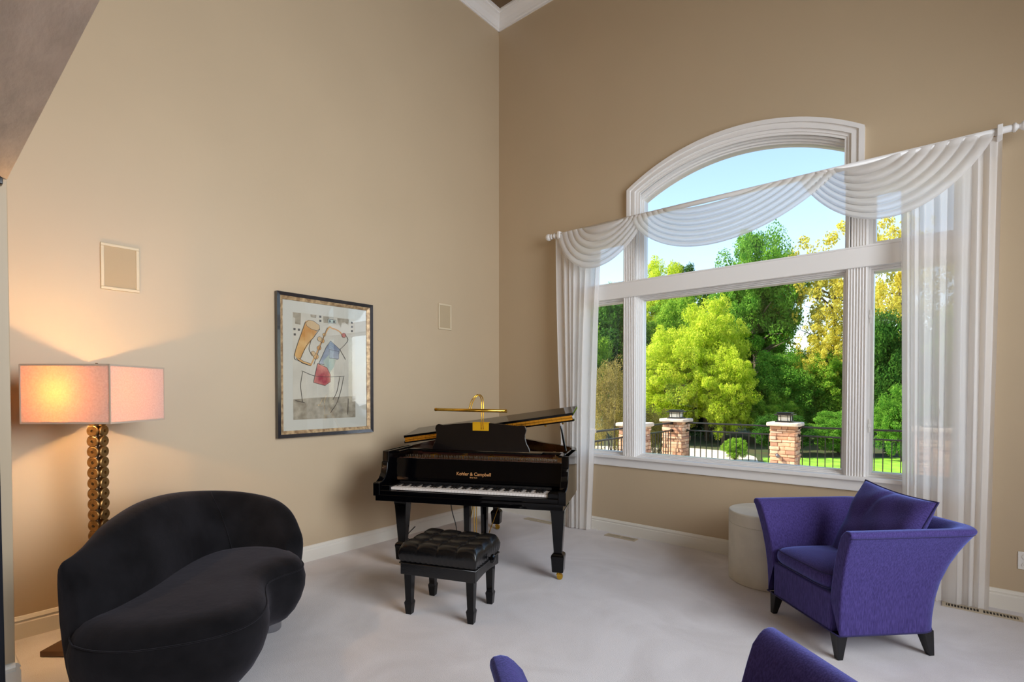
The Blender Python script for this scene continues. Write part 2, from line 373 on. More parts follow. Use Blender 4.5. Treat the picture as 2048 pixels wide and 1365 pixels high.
# head transom, sill, side casings
b = MB(); b.box(1.04, 4.18, -.030, .10, 2.315, 2.462); b.box(1.04, 4.18, -.036, .10, 2.452, 2.466); b.box(1.04, 4.18, -.036, .10, 2.31, 2.32); b.build('transom_bar', M['trim'], win, bevel=.003)
b = MB(); b.box(1.02, 4.20, -.055, .12, .745, .775); b.box(1.04, 4.18, -.022, .0, .665, .745); b.build('window_sill', M['trim'], win, bevel=.005)
b = MB()
for x0, x1 in ((1.04, 1.13), (4.09, 4.18)): b.box(x0, x1, -.028, .05, .775, 2.31); b.box(x0, x1, -.028, .05, 2.466, 2.98)
b.box(1.04, 1.66, -.028, .05, 2.90, 2.98); b.box(3.56, 4.18, -.028, .05, 2.90, 2.98)
b.build('side_casing', M['trim'], win, bevel=.003)
for x0 in (1.617, 3.449):
    for z0, z1 in ((.775, 2.31), (2.466, 3.0)):
        b = MB(); n = 7; W = .137; b.box(x0, x0+W, -.008, .17, z0, z1)
        for i in range(n): a = x0+.006+i*(W-.012)/n; s = (W-.012)/n; b.prism([(a+.0025, -.007), (a+.005, -.0165), (a+s/2, -.0195), (a+s-.005, -.0165), (a+s-.0025, -.007)], 'Z', z0, z1)
        b.build('fluted_pilaster', M['trim'], win)
def sash(x0, x1, z0, z1, steps, y=0):
    b = MB(); g = 0
    for wd, yy in steps:
        a0, a1, c0, c1 = x0+g, x1-g, z0+g, z1-g
        b.box(a0, a0+wd, yy, .15, c0, c1); b.box(a1-wd, a1, yy, .15, c0, c1); b.box(a0+wd, a1-wd, yy, .15, c0, c0+wd); b.box(a0+wd, a1-wd, yy, .15, c1-wd, c1); g += wd
    b.build('sash', M['trim'], win, bevel=.002)
    return x0+g, x1-g, z0+g, z1-g
panes = [sash(1.754, 3.449, .775, 2.31, ((.009, .02), (.009, .045), (.010, .07))),
         sash(1.13, 1.617, .775, 2.31, ((.012, .02), (.012, .05))), sash(3.586, 4.09, .775, 2.31, ((.014, .02), (.014, .045))),
         sash(1.13, 1.617, 2.466, 2.90, ((.014, .03), (.012, .06))), sash(3.586, 4.09, 2.466, 2.90, ((.022, .03), (.014, .06)))]
for (x0, x1, z0, z1) in panes:
    b = MB(); b.box(x0-.008, x1+.008, .11, .116, z0-.008, z1+.008); b.build('window_pane', M['glass'], win)
b = MB(); xs = [1.782+i*1.656/24 for i in range(25)]
b.prism([(1.782, 2.455)]+[(x, arcz(x, 1.66, 3.462)) for x in xs]+[(3.438, 2.455)], 'Y', .11, .116); b.build('window_pane', M['glass'], win)
for z in (1.15, 1.95):
    b = MB(); b.box(3.594, 3.604, .012, .02, z-.05, z+.05); b.box(3.590, 3.608, .006, .02, z-.012, z+.012); b.build('sash_lock', M['plastic'], win, bevel=.003)

# ================================================================== CURTAINS
rod = thing('curtain_rod', 'long white wooden curtain rod with ball finials across the arched window', 'curtain rod')
b = MB(); b.tube([(.86, -.13, 3.025), (4.34, -.13, 3.025)], .021, 16); b.build('pole', M['trim'], rod, smooth=True)
for sgn, x in ((-1, .90), (1, 4.32)):
    b = MB(); b.lathe([(.004, 0), (.021, 0), (.028, sgn*.004), (.028, sgn*.014), (.018, sgn*.02), (.014, sgn*.03), (.024, sgn*.04), (.03, sgn*.05), (.018, sgn*.058)], (x-sgn*.0, -.13, 3.025), 20, 'X')
    b.lathe([(.003, sgn*.052)]+[(.036*math.sin(a), sgn*(.088-.036*math.cos(a))) for a in [PI*k/12 for k in range(1, 12)]]+[(.002, sgn*.124)], (x, -.13, 3.025), 20, 'X')
    b.build('finial', M['trim'], rod, smooth=True)
for x in (.955, 4.262):
    b = MB(); b.box(x-.014, x+.014, -.10, 0, 3.03-.02, 3.03+.005); b.prism([(-.165, 3.055), (-.165, 2.99), (-.15, 2.98), (-.10, 2.96), (-.01, 2.90), (0, 2.90), (0, 3.09), (-.02, 3.09), (-.03, 3.06)], 'X', x-.013, x+.013)
    b.build('bracket', M['trim'], rod, bevel=.003)

def curtain(name, label, xt0, xt1, xb0, xb1, nf, amp, seed):
    r = random.Random(seed); ph = [r.uniform(-.5, .5) for _ in range(nf+2)]; am = [r.uniform(.6, 1.25) for _ in range(nf+2)]
    def P(u, v):
        z = 3.0-(3.0-.008)*v; x = (xt0+(xt1-xt0)*u)*(1-v)+(xb0+(xb1-xb0)*u)*v
        k = u*nf; i = int(min(k, nf-1)); f = k-i; a = (am[i]*(1-f)+am[i+1]*f); p = (ph[i]*(1-f)+ph[i+1]*f)
        k += .32*math.sin(2*PI*u*1.3+seed)+.16*math.sin(2*PI*u*3.1+seed*2)
        gather = .45+.55*min(1, v*2.4)
        s = math.sin(2*PI*k+p); s2 = math.sin(4*PI*k+p*3+v*1.5)
        x += .010*math.sin(4*PI*k+p)*gather
        y = -.115-amp*a*gather*(s*.8+.22*s2)-.012*math.sin(v*5+k)
        return (x, min(y, -.058), z)
    b = MB(); b.grid(P, nf*18, 44)
    o = b.build(name, M['sheer'], smooth=True, recalc=False)
    return setp(o, label, 'curtain', 'sheer curtain panels')
curtain('sheer_curtain', 'sheer white floor length curtain panel on the left of the window behind the piano', .885, 1.43, .99, 1.29, 7, .042, 3)
curtain('sheer_curtain', 'sheer white floor length curtain panel on the right of the window behind the violet armchair', 3.765, 4.275, 3.80, 4.245, 7, .040, 5)

def swag(label, xl, xr, bot, nfold, seed, y0):
    # xl,xr = (top edge attach, bottom edge attach); bot = (x of deepest point, z deepest bottom), first edge depth d0
    (xl0, xl1), (xr0, xr1) = xl, xr; d0, d1, skew = bot
    def P(u, v):
        v2 = v
        a = xl0+(xl1-xl0)*v2; e = xr0+(xr1-xr0)*v2
        d = d0+(d1-d0)*v2**.9
        x = a+(e-a)*u
        us = u**skew; sag = (4*us*(1-us))**.82
        z = 3.035-d*sag
        fold = math.sin(PI*(v2*nfold % 1.0))**.6
        out = .018+.05*sag
        y = y0-out*(.35+.65*fold)-.02*sag*v2
        z += .016*sag*(1-fold)
        if u < .02 or u > .98: y = -.13-.024*math.cos((v2-.5)*2)
        return (x, min(y, -.095), z)
    b = MB(); b.grid(P, 48, nfold*9)
    o = b.build('curtain_swag', M['swag'], smooth=True, recalc=False)
    return setp(o, label, 'swag', 'swags draped on the curtain rod')
swag('small sheer white swag at the left end of the curtain rod', (1.30, .93), (1.66, 1.93), (.03, .44, .88), 6, 1, -.13)
swag('middle sheer white swag draped below the rod across the arched window', (2.12, 1.76), (2.90, 3.42), (.07, .42, .86), 7, 2, -.14)
swag('right sheer white swag at the far right end of the curtain rod', (3.40, 3.15), (3.72, 4.25), (.045, .455, 1.0), 7, 3, -.13)

# ================================================================== WALL ITEMS
def wall_speaker(label, y0, y1, z0, z1):
    t = thing('wall_speaker', label, 'speaker', (0, (y0+y1)/2, (z0+z1)/2), 0, 'speakers set flush into the left wall')
    w2, h2 = (y1-y0)/2, (z1-z0)/2; f = .018
    b = MB()
    for a in ((-w2, w2, -h2, -h2+f), (-w2, w2, h2-f, h2), (-w2, -w2+f, -h2+f, h2-f), (w2-f, w2, -h2+f, h2-f)): b.box(0, .012, a[0], a[1], a[2], a[3])
    b.build('speaker_frame', M['spk_frame'], t, bevel=.003)
    b = MB(); b.box(0, .007, -w2+f, w2-f, -h2+f, h2-f); b.build('speaker_grille', M['grille'], t)
wall_speaker('square beige wall speaker above the lit floor lamp', -3.735, -3.535, 2.038, 2.325)
wall_speaker('small beige wall speaker between the framed picture and the room corner', -.957, -.775, 2.05, 2.318)

def outlet():
    t = thing('power_outlet', 'white wall power outlet right of the long curtain at the picture edge', 'outlet', (4.422, 0, .33))
    b = MB(); b.box(-.036, .036, -.006, 0, -.056, .056); b.build('cover_plate', M['plastic'], t, bevel=.003)
    for z in (-.026, .026):
        b = MB(); b.lathe([(.001, -.001), (.017, 0), (.017, -.004), (.001, -.004)], (0, -.006, z), 18, 'Y'); o = b.build('socket', M['plastic'], t)
        b = MB(); b.box(-.008, -.0055, -.0112, -.0098, z-.003, z+.007); b.box(.0055, .008, -.0112, -.0098, z-.003, z+.007); b.box(-.002, .002, -.0112, -.0098, z-.012, z-.008); q = b.build('slot', M['slot'], t); q.parent = o
outlet()
def register(label, x0, x1, y, wd):
    t = thing('floor_register', label, 'vent', ((x0+x1)/2, y, 0), 0, 'floor registers along the window wall')
    L = (x1-x0)/2; b = MB()
    b.box(-L, L, -wd/2, -wd/2+.014, 0, .006); b.box(-L, L, wd/2-.014, wd/2, 0, .006); b.box(-L, -L+.02, -wd/2+.014, wd/2-.014, 0, .006); b.box(L-.02, L, -wd/2+.014, wd/2-.014, 0, .006)
    n = 22
    for i in range(n): x = -L+.02+(i+.5)*(2*L-.04)/n; b.box(x-.0025, x+.0025, -wd/2+.014, wd/2-.014, 0, .0045)
    b.box(-.01, .01, -wd/2+.014, wd/2-.014, 0, .006)
    b.build('grate', M['register'], t)
    b = MB(); b.box(-L+.02, L-.02, -wd/2+.014, wd/2-.014, .0002, .0012); b.build('duct_opening', M['slot'], t)
register('floor register in the carpet under the piano near the room corner', .50, .86, -.12, .085)
register('floor register in the carpet under the middle of the window', 1.50, 1.82, -.12, .085)
register('floor register below the right curtain near the outlet', 4.02, 4.40, -.155, .085)

# ------------------------------------------------------------------ framed picture
def picture():
    t = thing('framed_picture', 'framed abstract saxophone artwork hung on the left wall', 'picture', (0, -2.215, 1.61))
    Y0, Y1, Z0, Z1 = -2.655, -1.778, 1.034, 2.185
    oy, oz = -2.215, 1.61
    def ring(name, g0, g1, x0, xa, xb, m):
        b = MB(); o = [(Y0+g0, Z0+g0), (Y1-g0, Z0+g0), (Y1-g0, Z1-g0), (Y0+g0, Z1-g0)]; i = [(Y0+g1, Z0+g1), (Y1-g1, Z0+g1), (Y1-g1, Z1-g1), (Y0+g1, Z1-g1)]
        vs = [(x0, p[0]-oy, p[1]-oz) for p in o]+[(xa, p[0]-oy, p[1]-oz) for p in o]+[(xb, p[0]-oy, p[1]-oz) for p in i]+[(x0, p[0]-oy, p[1]-oz) for p in i]
        fs = []
        for k in range(4):
            j = (k+1) % 4; fs += [(k, j, 4+j, 4+k), (4+k, 4+j, 8+j, 8+k), (8+k, 8+j, 12+j, 12+k)]
        b.add(vs, fs); return b.build(name, m, t, recalc=True)
    ring('outer_moulding', 0, .028, .004, .042, .036, M['frame_dark']); ring('gilded_moulding', .028, .054, .004, .034, .020, M['frame_gold'])
    b = MB(); b.box(.004, .010, Y0+.05-oy, Y1-.05-oy, Z0+.05-oz, Z1-.05-oz); b.build('mat_board', M['mat_board'], t)
    cols = [mat('art_paper', (224, 216, 196), .8, noise=6, vary=.06), mat('art_wash', (150, 138, 116), .8, noise=14, rgb2=(196, 184, 160)), mat('art_orange', (214, 146, 66), .8, noise=9, rgb2=(238, 190, 120)),
            mat('art_ink', (62, 54, 50), .8), mat('art_grey', (92, 88, 84), .8), mat('art_red', (168, 50, 66), .8, noise=10, rgb2=(226, 150, 130)), mat('art_blue', (126, 138, 158), .8, noise=8, rgb2=(196, 200, 204)), mat('art_teal', (164, 190, 182), .8, noise=8, rgb2=(206, 208, 184)), mat('art_gold', (224, 190, 140), .8)]
    b = MB(); lay = [.0108]
    def poly(pts, k, outline=False):
        lay[0] += .00012; b.cm = k; b.add([(lay[0], p[0]-oy, p[1]-oz) for p in pts], [tuple(range(len(pts)))])
        if outline: line(list(pts)+[pts[0]], sm=1)
    def line(pts, wd=.0032, k=3, sm=5):
        lay[0] += .00012; b.cm = k
        pts = [tuple(p) for p in spline([(p[0], p[1], 0) for p in pts], sm)]
        L = []; R_ = []
        for i, p in enumerate(pts):
            q0 = pts[max(i-1, 0)]; q1 = pts[min(i+1, len(pts)-1)]; dx, dy = q1[0]-q0[0], q1[1]-q0[1]; l = math.hypot(dx, dy) or 1
            nx, ny = -dy/l*wd/2, dx/l*wd/2; L.append((lay[0], p[0]+nx-oy, p[1]+ny-oz)); R_.append((lay[0], p[0]-nx-oy, p[1]-ny-oz))
        n = len(L); b.add(L+R_, [(i, i+1, n+i+1, n+i) for i in range(n-1)])
    def circ(y, z, r, k, o=True):
        pts = [(y+r*math.cos(a), z+r*math.sin(a)) for a in [2*PI*i/20 for i in range(20)]]
        poly(pts, k)
        if o: line(pts+[pts[0]], .0025)
    poly([(-2.516, 2.04), (-1.946, 2.04), (-1.946, 1.174), (-2.516, 1.174)], 0)
    poly([(-2.516, 1.338), (-2.363, 1.349), (-2.206, 1.354), (-1.991, 1.36), (-1.946, 1.358), (-1.946, 1.174), (-2.516, 1.174)], 1)
    for P_ in ([(-2.512, 2.036), (-2.446, 2.036), (-2.45, 1.942), (-2.497, 1.948), (-2.496, 1.992), (-2.512, 1.996)], [(-2.364, 2.036), (-2.312, 2.036), (-2.315, 2.013), (-2.361, 2.013)],
               [(-2.253, 2.035), (-2.155, 2.036), (-2.156, 1.988), (-2.248, 1.978)], [(-2.12, 2.034), (-2.005, 2.033), (-2.012, 1.981), (-2.048, 2.004), (-2.078, 1.996), (-2.085, 1.952), (-2.114, 1.997)]): poly(P_, 1)
    poly([(-2.208, 2.014), (-2.132, 2.015), (-2.132, 1.987), (-2.208, 1.982)], 7, True)
    for y, z in [(-2.501, 1.902), (-2.464, 1.901), (-2.499, 1.86), (-2.277, 2.027), (-2.277, 1.993), (-2.19, 1.998), (-2.152, 1.998), (-1.977, 2.008), (-1.977, 1.971), (-1.977, 1.933)]:
        poly([(y-.009, z-.009), (y+.009, z-.008), (y+.009, z+.009), (y-.009, z+.009)], 4)
    
    poly([(-2.41, 1.972), (-2.38, 1.99), (-2.326, 1.981), (-2.284, 1.949), (-2.304, 1.906), (-2.36, 1.82), (-2.43, 1.72), (-2.457, 1.661), (-2.488, 1.674), (-2.504, 1.699)], 2)
    poly([(-2.489, 1.669), (-2.468, 1.672), (-2.426, 1.647), (-2.367, 1.633), (-2.372, 1.614), (-2.436, 1.63)], 2, True)
    poly([(-2.407, 1.962), (-2.38, 1.988), (-2.337, 1.984), (-2.287, 1.954), (-2.284, 1.923), (-2.31, 1.907), (-2.359, 1.916), (-2.397, 1.938)], 8, True)
    line([(-2.372, 1.614), (-2.35, 1.646), (-2.214, 1.924), (-2.168, 1.939), (-2.109, 1.923), (-2.075, 1.896)], .011, 2)
    for y, z, r in ((-2.243, 1.88, .014), (-2.26, 1.826, .018), (-2.291, 1.765, .018), (-2.319, 1.693, .023)): circ(y, z, r, 2)
    for y, z, r in ((-2.285, 1.84, .02), (-2.345, 1.715, .02)): circ(y, z, r, 8)
    circ(-2.059, 1.89, .020, 5)
    poly([(-2.295, 1.633), (-2.272, 1.68), (-2.23, 1.77), (-2.186, 1.832), (-2.098, 1.764), (-2.122, 1.677), (-2.204, 1.66), (-2.25, 1.629)], 6, True)
    poly([(-2.256, 1.66), (-2.198, 1.716), (-2.134, 1.677), (-2.158, 1.612), (-2.205, 1.547), (-2.239, 1.609)], 7)
    poly([(-2.198, 1.758), (-2.11, 1.747), (-2.11, 1.683), (-2.198, 1.684)], 6, True)
    poly([(-2.306, 1.635), (-2.222, 1.604), (-2.191, 1.547), (-2.191, 1.484), (-2.24, 1.452), (-2.343, 1.477), (-2.323, 1.565)], 5, True)
    for L_ in ([(-2.447, 1.571), (-2.34, 1.533), (-2.222, 1.524), (-2.057, 1.535)], [(-2.437, 1.561), (-2.454, 1.45), (-2.439, 1.319)], [(-2.063, 1.529), (-2.094, 1.4), (-2.137, 1.293), (-2.193, 1.22)],
               [(-2.098, 1.764), (-2.044, 1.681)], [(-2.214, 1.94), (-2.237, 1.891), (-2.339, 1.626)], [(-2.049, 1.897), (-2.019, 1.856), (-2.049, 1.81), (-2.098, 1.764)],
               [(-2.41, 1.972), (-2.504, 1.699), (-2.468, 1.65), (-2.372, 1.614)], [(-2.284, 1.923), (-2.338, 1.851), (-2.403, 1.775), (-2.457, 1.661)], [(-2.36, 1.83), (-2.38, 1.75), (-2.35, 1.70)], [(-2.1, 1.53), (-2.13, 1.40), (-2.17, 1.33)], [(-2.02, 1.34), (-2.025, 1.20)], [(-2.5, 1.33), (-2.42, 1.31)]): line(L_, .0034)
    b.build('artwork_print', cols, t, recalc=False)
    b = MB(); b.box(.016, .0175, Y0+.05-oy, Y1-.05-oy, Z0+.05-oz, Z1-.05-oz); b.build('picture_glass', M['pic_glass'], t)
picture()

# ================================================================== FLOOR LAMP
def floor_lamp():
    t = thing('floor_lamp', 'tall floor lamp with stacked brass disc stem and box shade behind the black sofa', 'lamp', (.389, -3.836, 0), math.radians(39.8))
    b = MB(); b.frust(0, 0, [(.002, .178, .178), (.03, .178, .178), (.036, .165, .165), (.07, .03, .03)]); b.build('lamp_base', M['bronze'], t, bevel=.002)
    b = MB(); b.tube([(0, 0, .06), (0, 0, 1.56)], .006, 8); b.build('pole', M['bronze'], t)
    b = MB(); n = 24; ro, ri, h = .0305, .0085, .006; vs = []
    for yy in (-h, h):
        for r in (ri, ro-.003): vs += [(r*math.cos(2*PI*k/n), yy, r*math.sin(2*PI*k/n)) for k in range(n)]
    vs += [(ro*math.cos(2*PI*k/n), yy*.55, ro*math.sin(2*PI*k/n)) for yy in (-h, h) for k in range(n)]
    fs = []
    for k in range(n):
        j = (k+1) % n
        fs += [(k, n+k, n+j, j), (2*n+j, 3*n+j, 3*n+k, 2*n+k), (k, j, 2*n+j, 2*n+k), (n+k, 4*n+k, 4*n+j, n+j), (5*n+k, 3*n+k, 3*n+j, 5*n+j), (4*n+k, 5*n+k, 5*n+j, 4*n+j)]
    b.add(vs, fs); proto = b.build('disc', M['antique'], t, smooth=False); first = True
    step = .0585; o_ = .034
    for side in range(4):
        an = side*PI/2; px, py = math.sin(an)*o_, -math.cos(an)*o_
        for i in range(20):
            z = .10+.0305+i*step
            if first: d = proto; first = False
            else: d = place_copy(proto, parent=t)
            d.location = (px, py, z+(0 if side % 2 == 0 else .0)); d.rotation_euler = (0, random.uniform(0, PI), an)
    sh = MB(); x0, x1, y0, y1, z0, z1 = -.232, .232, -.205, .205, 1.233, 1.543; k = 4
    th = .002
    for (a, b_, c_, d_) in ((x0, x1, y0, y0), (x0, x1, y1, y1), (x0, x0, y0, y1), (x1, x1, y0, y1)): sh.add([(a, c_, z0), (b_, d_, z0), (b_, d_, z1), (a, c_, z1)], [(0, 1, 2, 3)])
    sh.build('lamp_shade', M['shade'], t, recalc=False)
    b = MB()
    for z in (z0-.001, z1-.009):
        b.box(x0-.002, x1+.002, y0-.002, y0+.001, z, z+.010); b.box(x0-.002, x1+.002, y1-.001, y1+.002, z, z+.010); b.box(x0-.002, x0+.001, y0, y1, z, z+.010); b.box(x1-.001, x1+.002, y0, y1, z, z+.010)
    for x in (x0, x1):
        for y in (y0, y1): b.box(x-.003, x+.003, y-.003, y+.003, z0, z1)
    b.build('shade_binding', M['shade_trim'], t)
    b = MB(); b.lathe([(.002, 1.30), (.018, 1.31), (.02, 1.36), (.03, 1.39), (.033, 1.42), (.026, 1.45), (.002, 1.462)], (-.05, -.10, 0), n=16)
    em = bpy.data.materials.new('lit_bulb'); em.use_nodes = True; e = em.node_tree.nodes['Principled BSDF']; e.inputs['Emission Color'].default_value = (1, .72, .42, 1); e.inputs['Emission Strength'].default_value = 12
    b.build('bulb', em, t, smooth=True)
    l = light('bulb_light', 'POINT', (-.05, -.10, 1.40), 22, (1.0, .60, .28), shadow_soft_size=.035); l.parent = t
    l.data.energy = 200
floor_lamp()

# ================================================================== SERPENTINE SOFA
def sofa():
    t = thing('curved_sofa', 'black velvet kidney shaped sofa with curved back below the picture', 'sofa', (1.15, -3.55, 0))
    ox, oy = 1.15, -3.55
    out = [(1.31, -4.11), (1.42, -4.07), (1.54, -3.98), (1.63, -3.84), (1.68, -3.70), (1.665, -3.575), (1.60, -3.485), (1.50, -3.415), (1.38, -3.365), (1.29, -3.325), (1.22, -3.27), (1.19, -3.19), (1.18, -3.11), (1.14, -3.045), (1.06, -3.0), (.95, -2.98), (.82, -2.99), (.68, -3.06), (.59, -3.18), (.56, -3.33), (.61, -3.50), (.73, -3.66), (.88, -3.80), (1.02, -3.94), (1.12, -4.03), (1.21, -4.10)]
    ring = [tuple(p[:2]) for p in spline([(p[0], p[1], 0) for p in out]+[(out[0][0], out[0][1], 0)], 4)[:-1]]
    n = len(ring); cx, cy = 1.10, -3.55
    # offset inwards by normals for rounded edges
    def inset(d):
        res = []
        for i, p in enumerate(ring):
            a = ring[(i-2) % n]; b_ = ring[(i+2) % n]; tx, ty = b_[0]-a[0], b_[1]-a[1]; l = math.hypot(tx, ty); nx, ny = ty/l, -tx/l
            res.append((p[0]-nx*d, p[1]-ny*d))
        return res
    prof = [(.14, .442), (.085, .438), (.045, .425), (.018, .402), (.0, .365), (-.012, .31), (-.008, .255), (.012, .19), (.045, .13), (.085, .085), (.12, .062)]
    b = MB(); vs = []; fs = []
    for d, z in prof:
        for x, y in inset(d): vs.append((x-ox, y-oy, z))
    for k in range(len(prof)-1):
        for i in range(n): j = (i+1) % n; fs.append((k*n+i, k*n+j, (k+1)*n+j, (k+1)*n+i))
    fs.append(tuple(range(n-1, -1, -1)))
    fs.append(tuple((len(prof)-1)*n+i for i in range(n)))
    b.add(vs, fs); seat = b.build('seat', M['velvet'], t, smooth=True)
    # welt seam around the seat
    b = MB(); r2 = inset(-.0005); b.tube([(x-ox, y-oy, .372) for x, y in r2+[r2[0]]], .0035, 6, cap=False); b.build('seam_welt', M['velvet'], t, smooth=True)
    # back: stations (inner junction, ridge, ridge height)
    J = [(1.235, -4.10), (1.215, -3.95), (1.06, -3.76), (.86, -3.58), (.715, -3.41), (.68, -3.27), (.76, -3.14), (.88, -3.06), (.985, -3.035)]
    R = [(1.155, -4.115, .672), (1.075, -4.0, .705), (.95, -3.845, .785), (.79, -3.69, .822), (.635, -3.525, .818), (.51, -3.34, .788), (.53, -3.13, .745), (.73, -3.005, .678), (.925, -2.975, .50)]
    Js = spline([(x, y, 0) for x, y in J], 5); Rs = spline(R, 5); N = len(Js); b = MB(); vs = []; fs = []; m = 0
    for i in range(N):
        j_, r_ = Js[i], Rs[i]; z = r_.z
        a = Rs[max(i-1, 0)]; c_ = Rs[min(i+1, N-1)]; tx, ty = c_.x-a.x, c_.y-a.y; l = math.hypot(tx, ty); nx, ny = -ty/l, tx/l   # candidate outward normal
        if (r_.x+nx-1.2)**2+(r_.y+ny+3.55)**2 < (r_.x-nx-1.2)**2+(r_.y-ny+3.55)**2: nx, ny = -nx, -ny
        w_ = (.06+.06*min(1, (z-.45)/.3))*(.35+.65*min(1, i/9))
        sec = []
        for tt, bul in ((0, 0), (.25, .028), (.5, .042), (.75, .036), (.93, .014)):
            x = j_.x+(r_.x-j_.x)*tt-nx*bul; y = j_.y+(r_.y-j_.y)*tt-ny*bul; sec.append((x, y, .36+(z-.03-.36)*tt))
        sec += [(r_.x+nx*.012, r_.y+ny*.012, z-.006), (r_.x+nx*w_*.45, r_.y+ny*w_*.45, z), (r_.x+nx*w_*.85, r_.y+ny*w_*.85, z-.02), (r_.x+nx*w_, r_.y+ny*w_, z-.07),
                (r_.x+nx*w_*.8, r_.y+ny*w_*.8, max(.30, z-.25)), (r_.x+nx*w_*.2, r_.y+ny*w_*.2, .20), (r_.x-nx*.04, r_.y-ny*.04, .075), (j_.x-nx*.02, j_.y-ny*.02, .075)]
        m = len(sec); vs += [(p[0]-ox, p[1]-oy, p[2]) for p in sec]
    for i in range(N-1):
        for k in range(m): k2 = (k+1) % m; fs.append((i*m+k, i*m+k2, (i+1)*m+k2, (i+1)*m+k))
    fs.append(tuple(range(m-1, -1, -1))); fs.append(tuple((N-1)*m+k for k in range(m)))
    b.add(vs, fs); b.build('backrest', M['velvet'], t, sub=1)
    # seam on the back
    i = 26; b = MB(); b.tube([Vector(vs[i*m+k])*.996+Vector((0, 0, .0)) for k in range(0, 6)], .003, 6); b.build('back_seam', M['velvet'], t, smooth=True)
    for (x, y) in ((.98, -3.16), (1.47, -3.60), (1.22, -3.95), (.78, -3.42)):
        b = MB(); b.lathe([(.055, 0), (.06, .01), (.06, .07), (.05, .075)], (x-ox, y-oy, 0), 24); b.build('foot', M['chrome'], t, smooth=False)
sofa()

# ================================================================== GRAND PIANO
AP = math.atan2(.428, .904)
def piano():
    t = thing('grand_piano', 'black lacquered baby grand piano with raised lid in the corner', 'piano', (1.33, -1.90, 0), AP)
    BK = M['black_gloss']
    # rim outline
    bent = spline([(.745, .17, 0), (.745, .55, 0), (.70, .80, 0), (.56, .98, 0), (.40, 1.13, 0), (.26, 1.32, 0), (.10, 1.50, 0), (-.12, 1.60, 0), (-.38, 1.60, 0), (-.60, 1.50, 0), (-.725, 1.28, 0), (-.745, 1.0, 0), (-.745, .17, 0)], 6)
    pts = [(p.x, p.y) for p in bent]; n = len(pts)
    def off(d):
        r = []
        for i, p in enumerate(pts):
            a = pts[max(i-1, 0)]; b_ = pts[min(i+1, n-1)]; tx, ty = b_[0]-a[0], b_[1]-a[1]; l = math.hypot(tx, ty); r.append((p[0]-ty/l*d, p[1]+tx/l*d))
        return r
    inn = off(.04)
    b = MB(); z0, z1 = .60, .93
    vs = [(x, y, z0) for x, y in pts]+[(x, y, z1) for x, y in pts]+[(x, y, z1) for x, y in inn]+[(x, y, z0) for x, y in inn]
    fs = []
    for i in range(n-1): fs += [(i, i+1, n+i+1, n+i), (n+i, n+i+1, 2*n+i+1, 2*n+i)]
    fs += [(0, n, 2*n, 3*n), (n-1, 4*n-1, 3*n-1, 2*n-1)]
    b.add(vs, fs); b.build('outer_rim', BK, t, recalc=True)
    b = MB(); b.add([(x, y, z1-.001) for x, y in off(.0405)]+[(x, y, z0) for x, y in off(.0405)], [(i, i+1, n+i+1, n+i) for i in range(n-1)]); b.build('inner_rim', M['rimwood'], t, recalc=False)
    # soundboard / underside
    b = MB(); ii = [(x, max(y, .27)) for x, y in off(.03)]; b.add([(x, y, .79) for x, y in ii]+[(x, y, .64) for x, y in ii], [tuple(range(n)), tuple(range(2*n-1, n-1, -1))]); b.build('soundboard', M['soundboard'], t, recalc=False)
    # gold iron plate with struts
    b = MB(); i3 = off(.075)
    pl = [p for p in i3 if p[1] > .46]; pl = [(pl[0][0], .30)]+pl+[(pl[-1][0], .30)]
    b.add([(p[0], p[1], .835) for p in pl], [tuple(range(len(pl)))])
    b.box(-.66, .66, .29, .40, .835, .858)
    b.build('iron_plate', M['gold_iron'], t, recalc=False)
    b = MB()
    for x0, x1 in ((-.42, -.50), (-.16, -.30), (.08, -.05), (.34, .20), (.60, .52)): b.prism([(x0-.012, .38), (x0+.012, .38), (x1+.012, 1.2 if x1 < .3 else .85), (x1-.012, 1.2 if x1 < .3 else .85)], 'Z', .855, .882)
    b.build('plate_strut', M['gold_iron'], t)
    b = MB()
    for k in range(70):
        x = -.63+k*1.25/69; yb = 1.42 if x < -.1 else 1.42-(x+.1)*1.05
        xe = x-.10*(1 if x < 0 else .3); b.add([(x, .35, .872), (x+.0018, .35, .872), (xe+.0018, yb, .862), (xe, yb, .862)], [(0, 1, 2, 3)])
    s = b.build('piano_strings', M['steel'], t, recalc=False)
    b = MB()
    for k in range(88):
        x = -.62+k*1.24/87
        for q in range(2): b.frust(x+q*.004, .315+.03*q+.012*(k % 3), [(.856, .003, .003), (.884, .0026, .0026)])
    b.build('tuning_pins', M['steel'], t)
    b = MB(); b.box(-.60, -.20, .50, .53, .872, .90); b.box(-.15, .58, .50, .53, .872, .90); b.build('dampers', M['felt'], t)
    b = MB(); b.box(-.66, .66, .235, .285, .80, .866); b.build('action_felt', M['felt'], t)
    # key block cheeks (arms)
    for sgn in (-1, 1):
        prof = [(.0, .60), (.0, .70), (.045, .705), (.085, .725), (.115, .76), (.13, .80), (.135, .845), (.15, .85), (.155, .93), (.60, .93), (.60, .60)]
        b = MB(); x0, x1 = (-.745, -.690) if sgn < 0 else (.690, .745); b.prism(prof, 'X', x0, x1); b.build('arm', BK, t, bevel=.005)
        b = MB(); x0, x1 = (-.690, -.612) if sgn < 0 else (.612, .690); b.box(x0, x1, .02, .20, .64, .682); b.build('key_block', BK, t, bevel=.004)
    b = MB(); b.box(-.725, .725, .0, .62, .564, .612); b.build('keybed', BK, t, bevel=.003)
    b = MB(); b.box(-.69, .69, .005, .028, .612, .645); b.build('key_slip', BK, t, bevel=.003)
    # fallboard
    b = MB(); b.prism([(.205, .69), (.195, .70), (.20, .72), (.2245, .868), (.245, .868), (.245, .69)], 'X', -.689, .689); b.build('fallboard', BK, t)
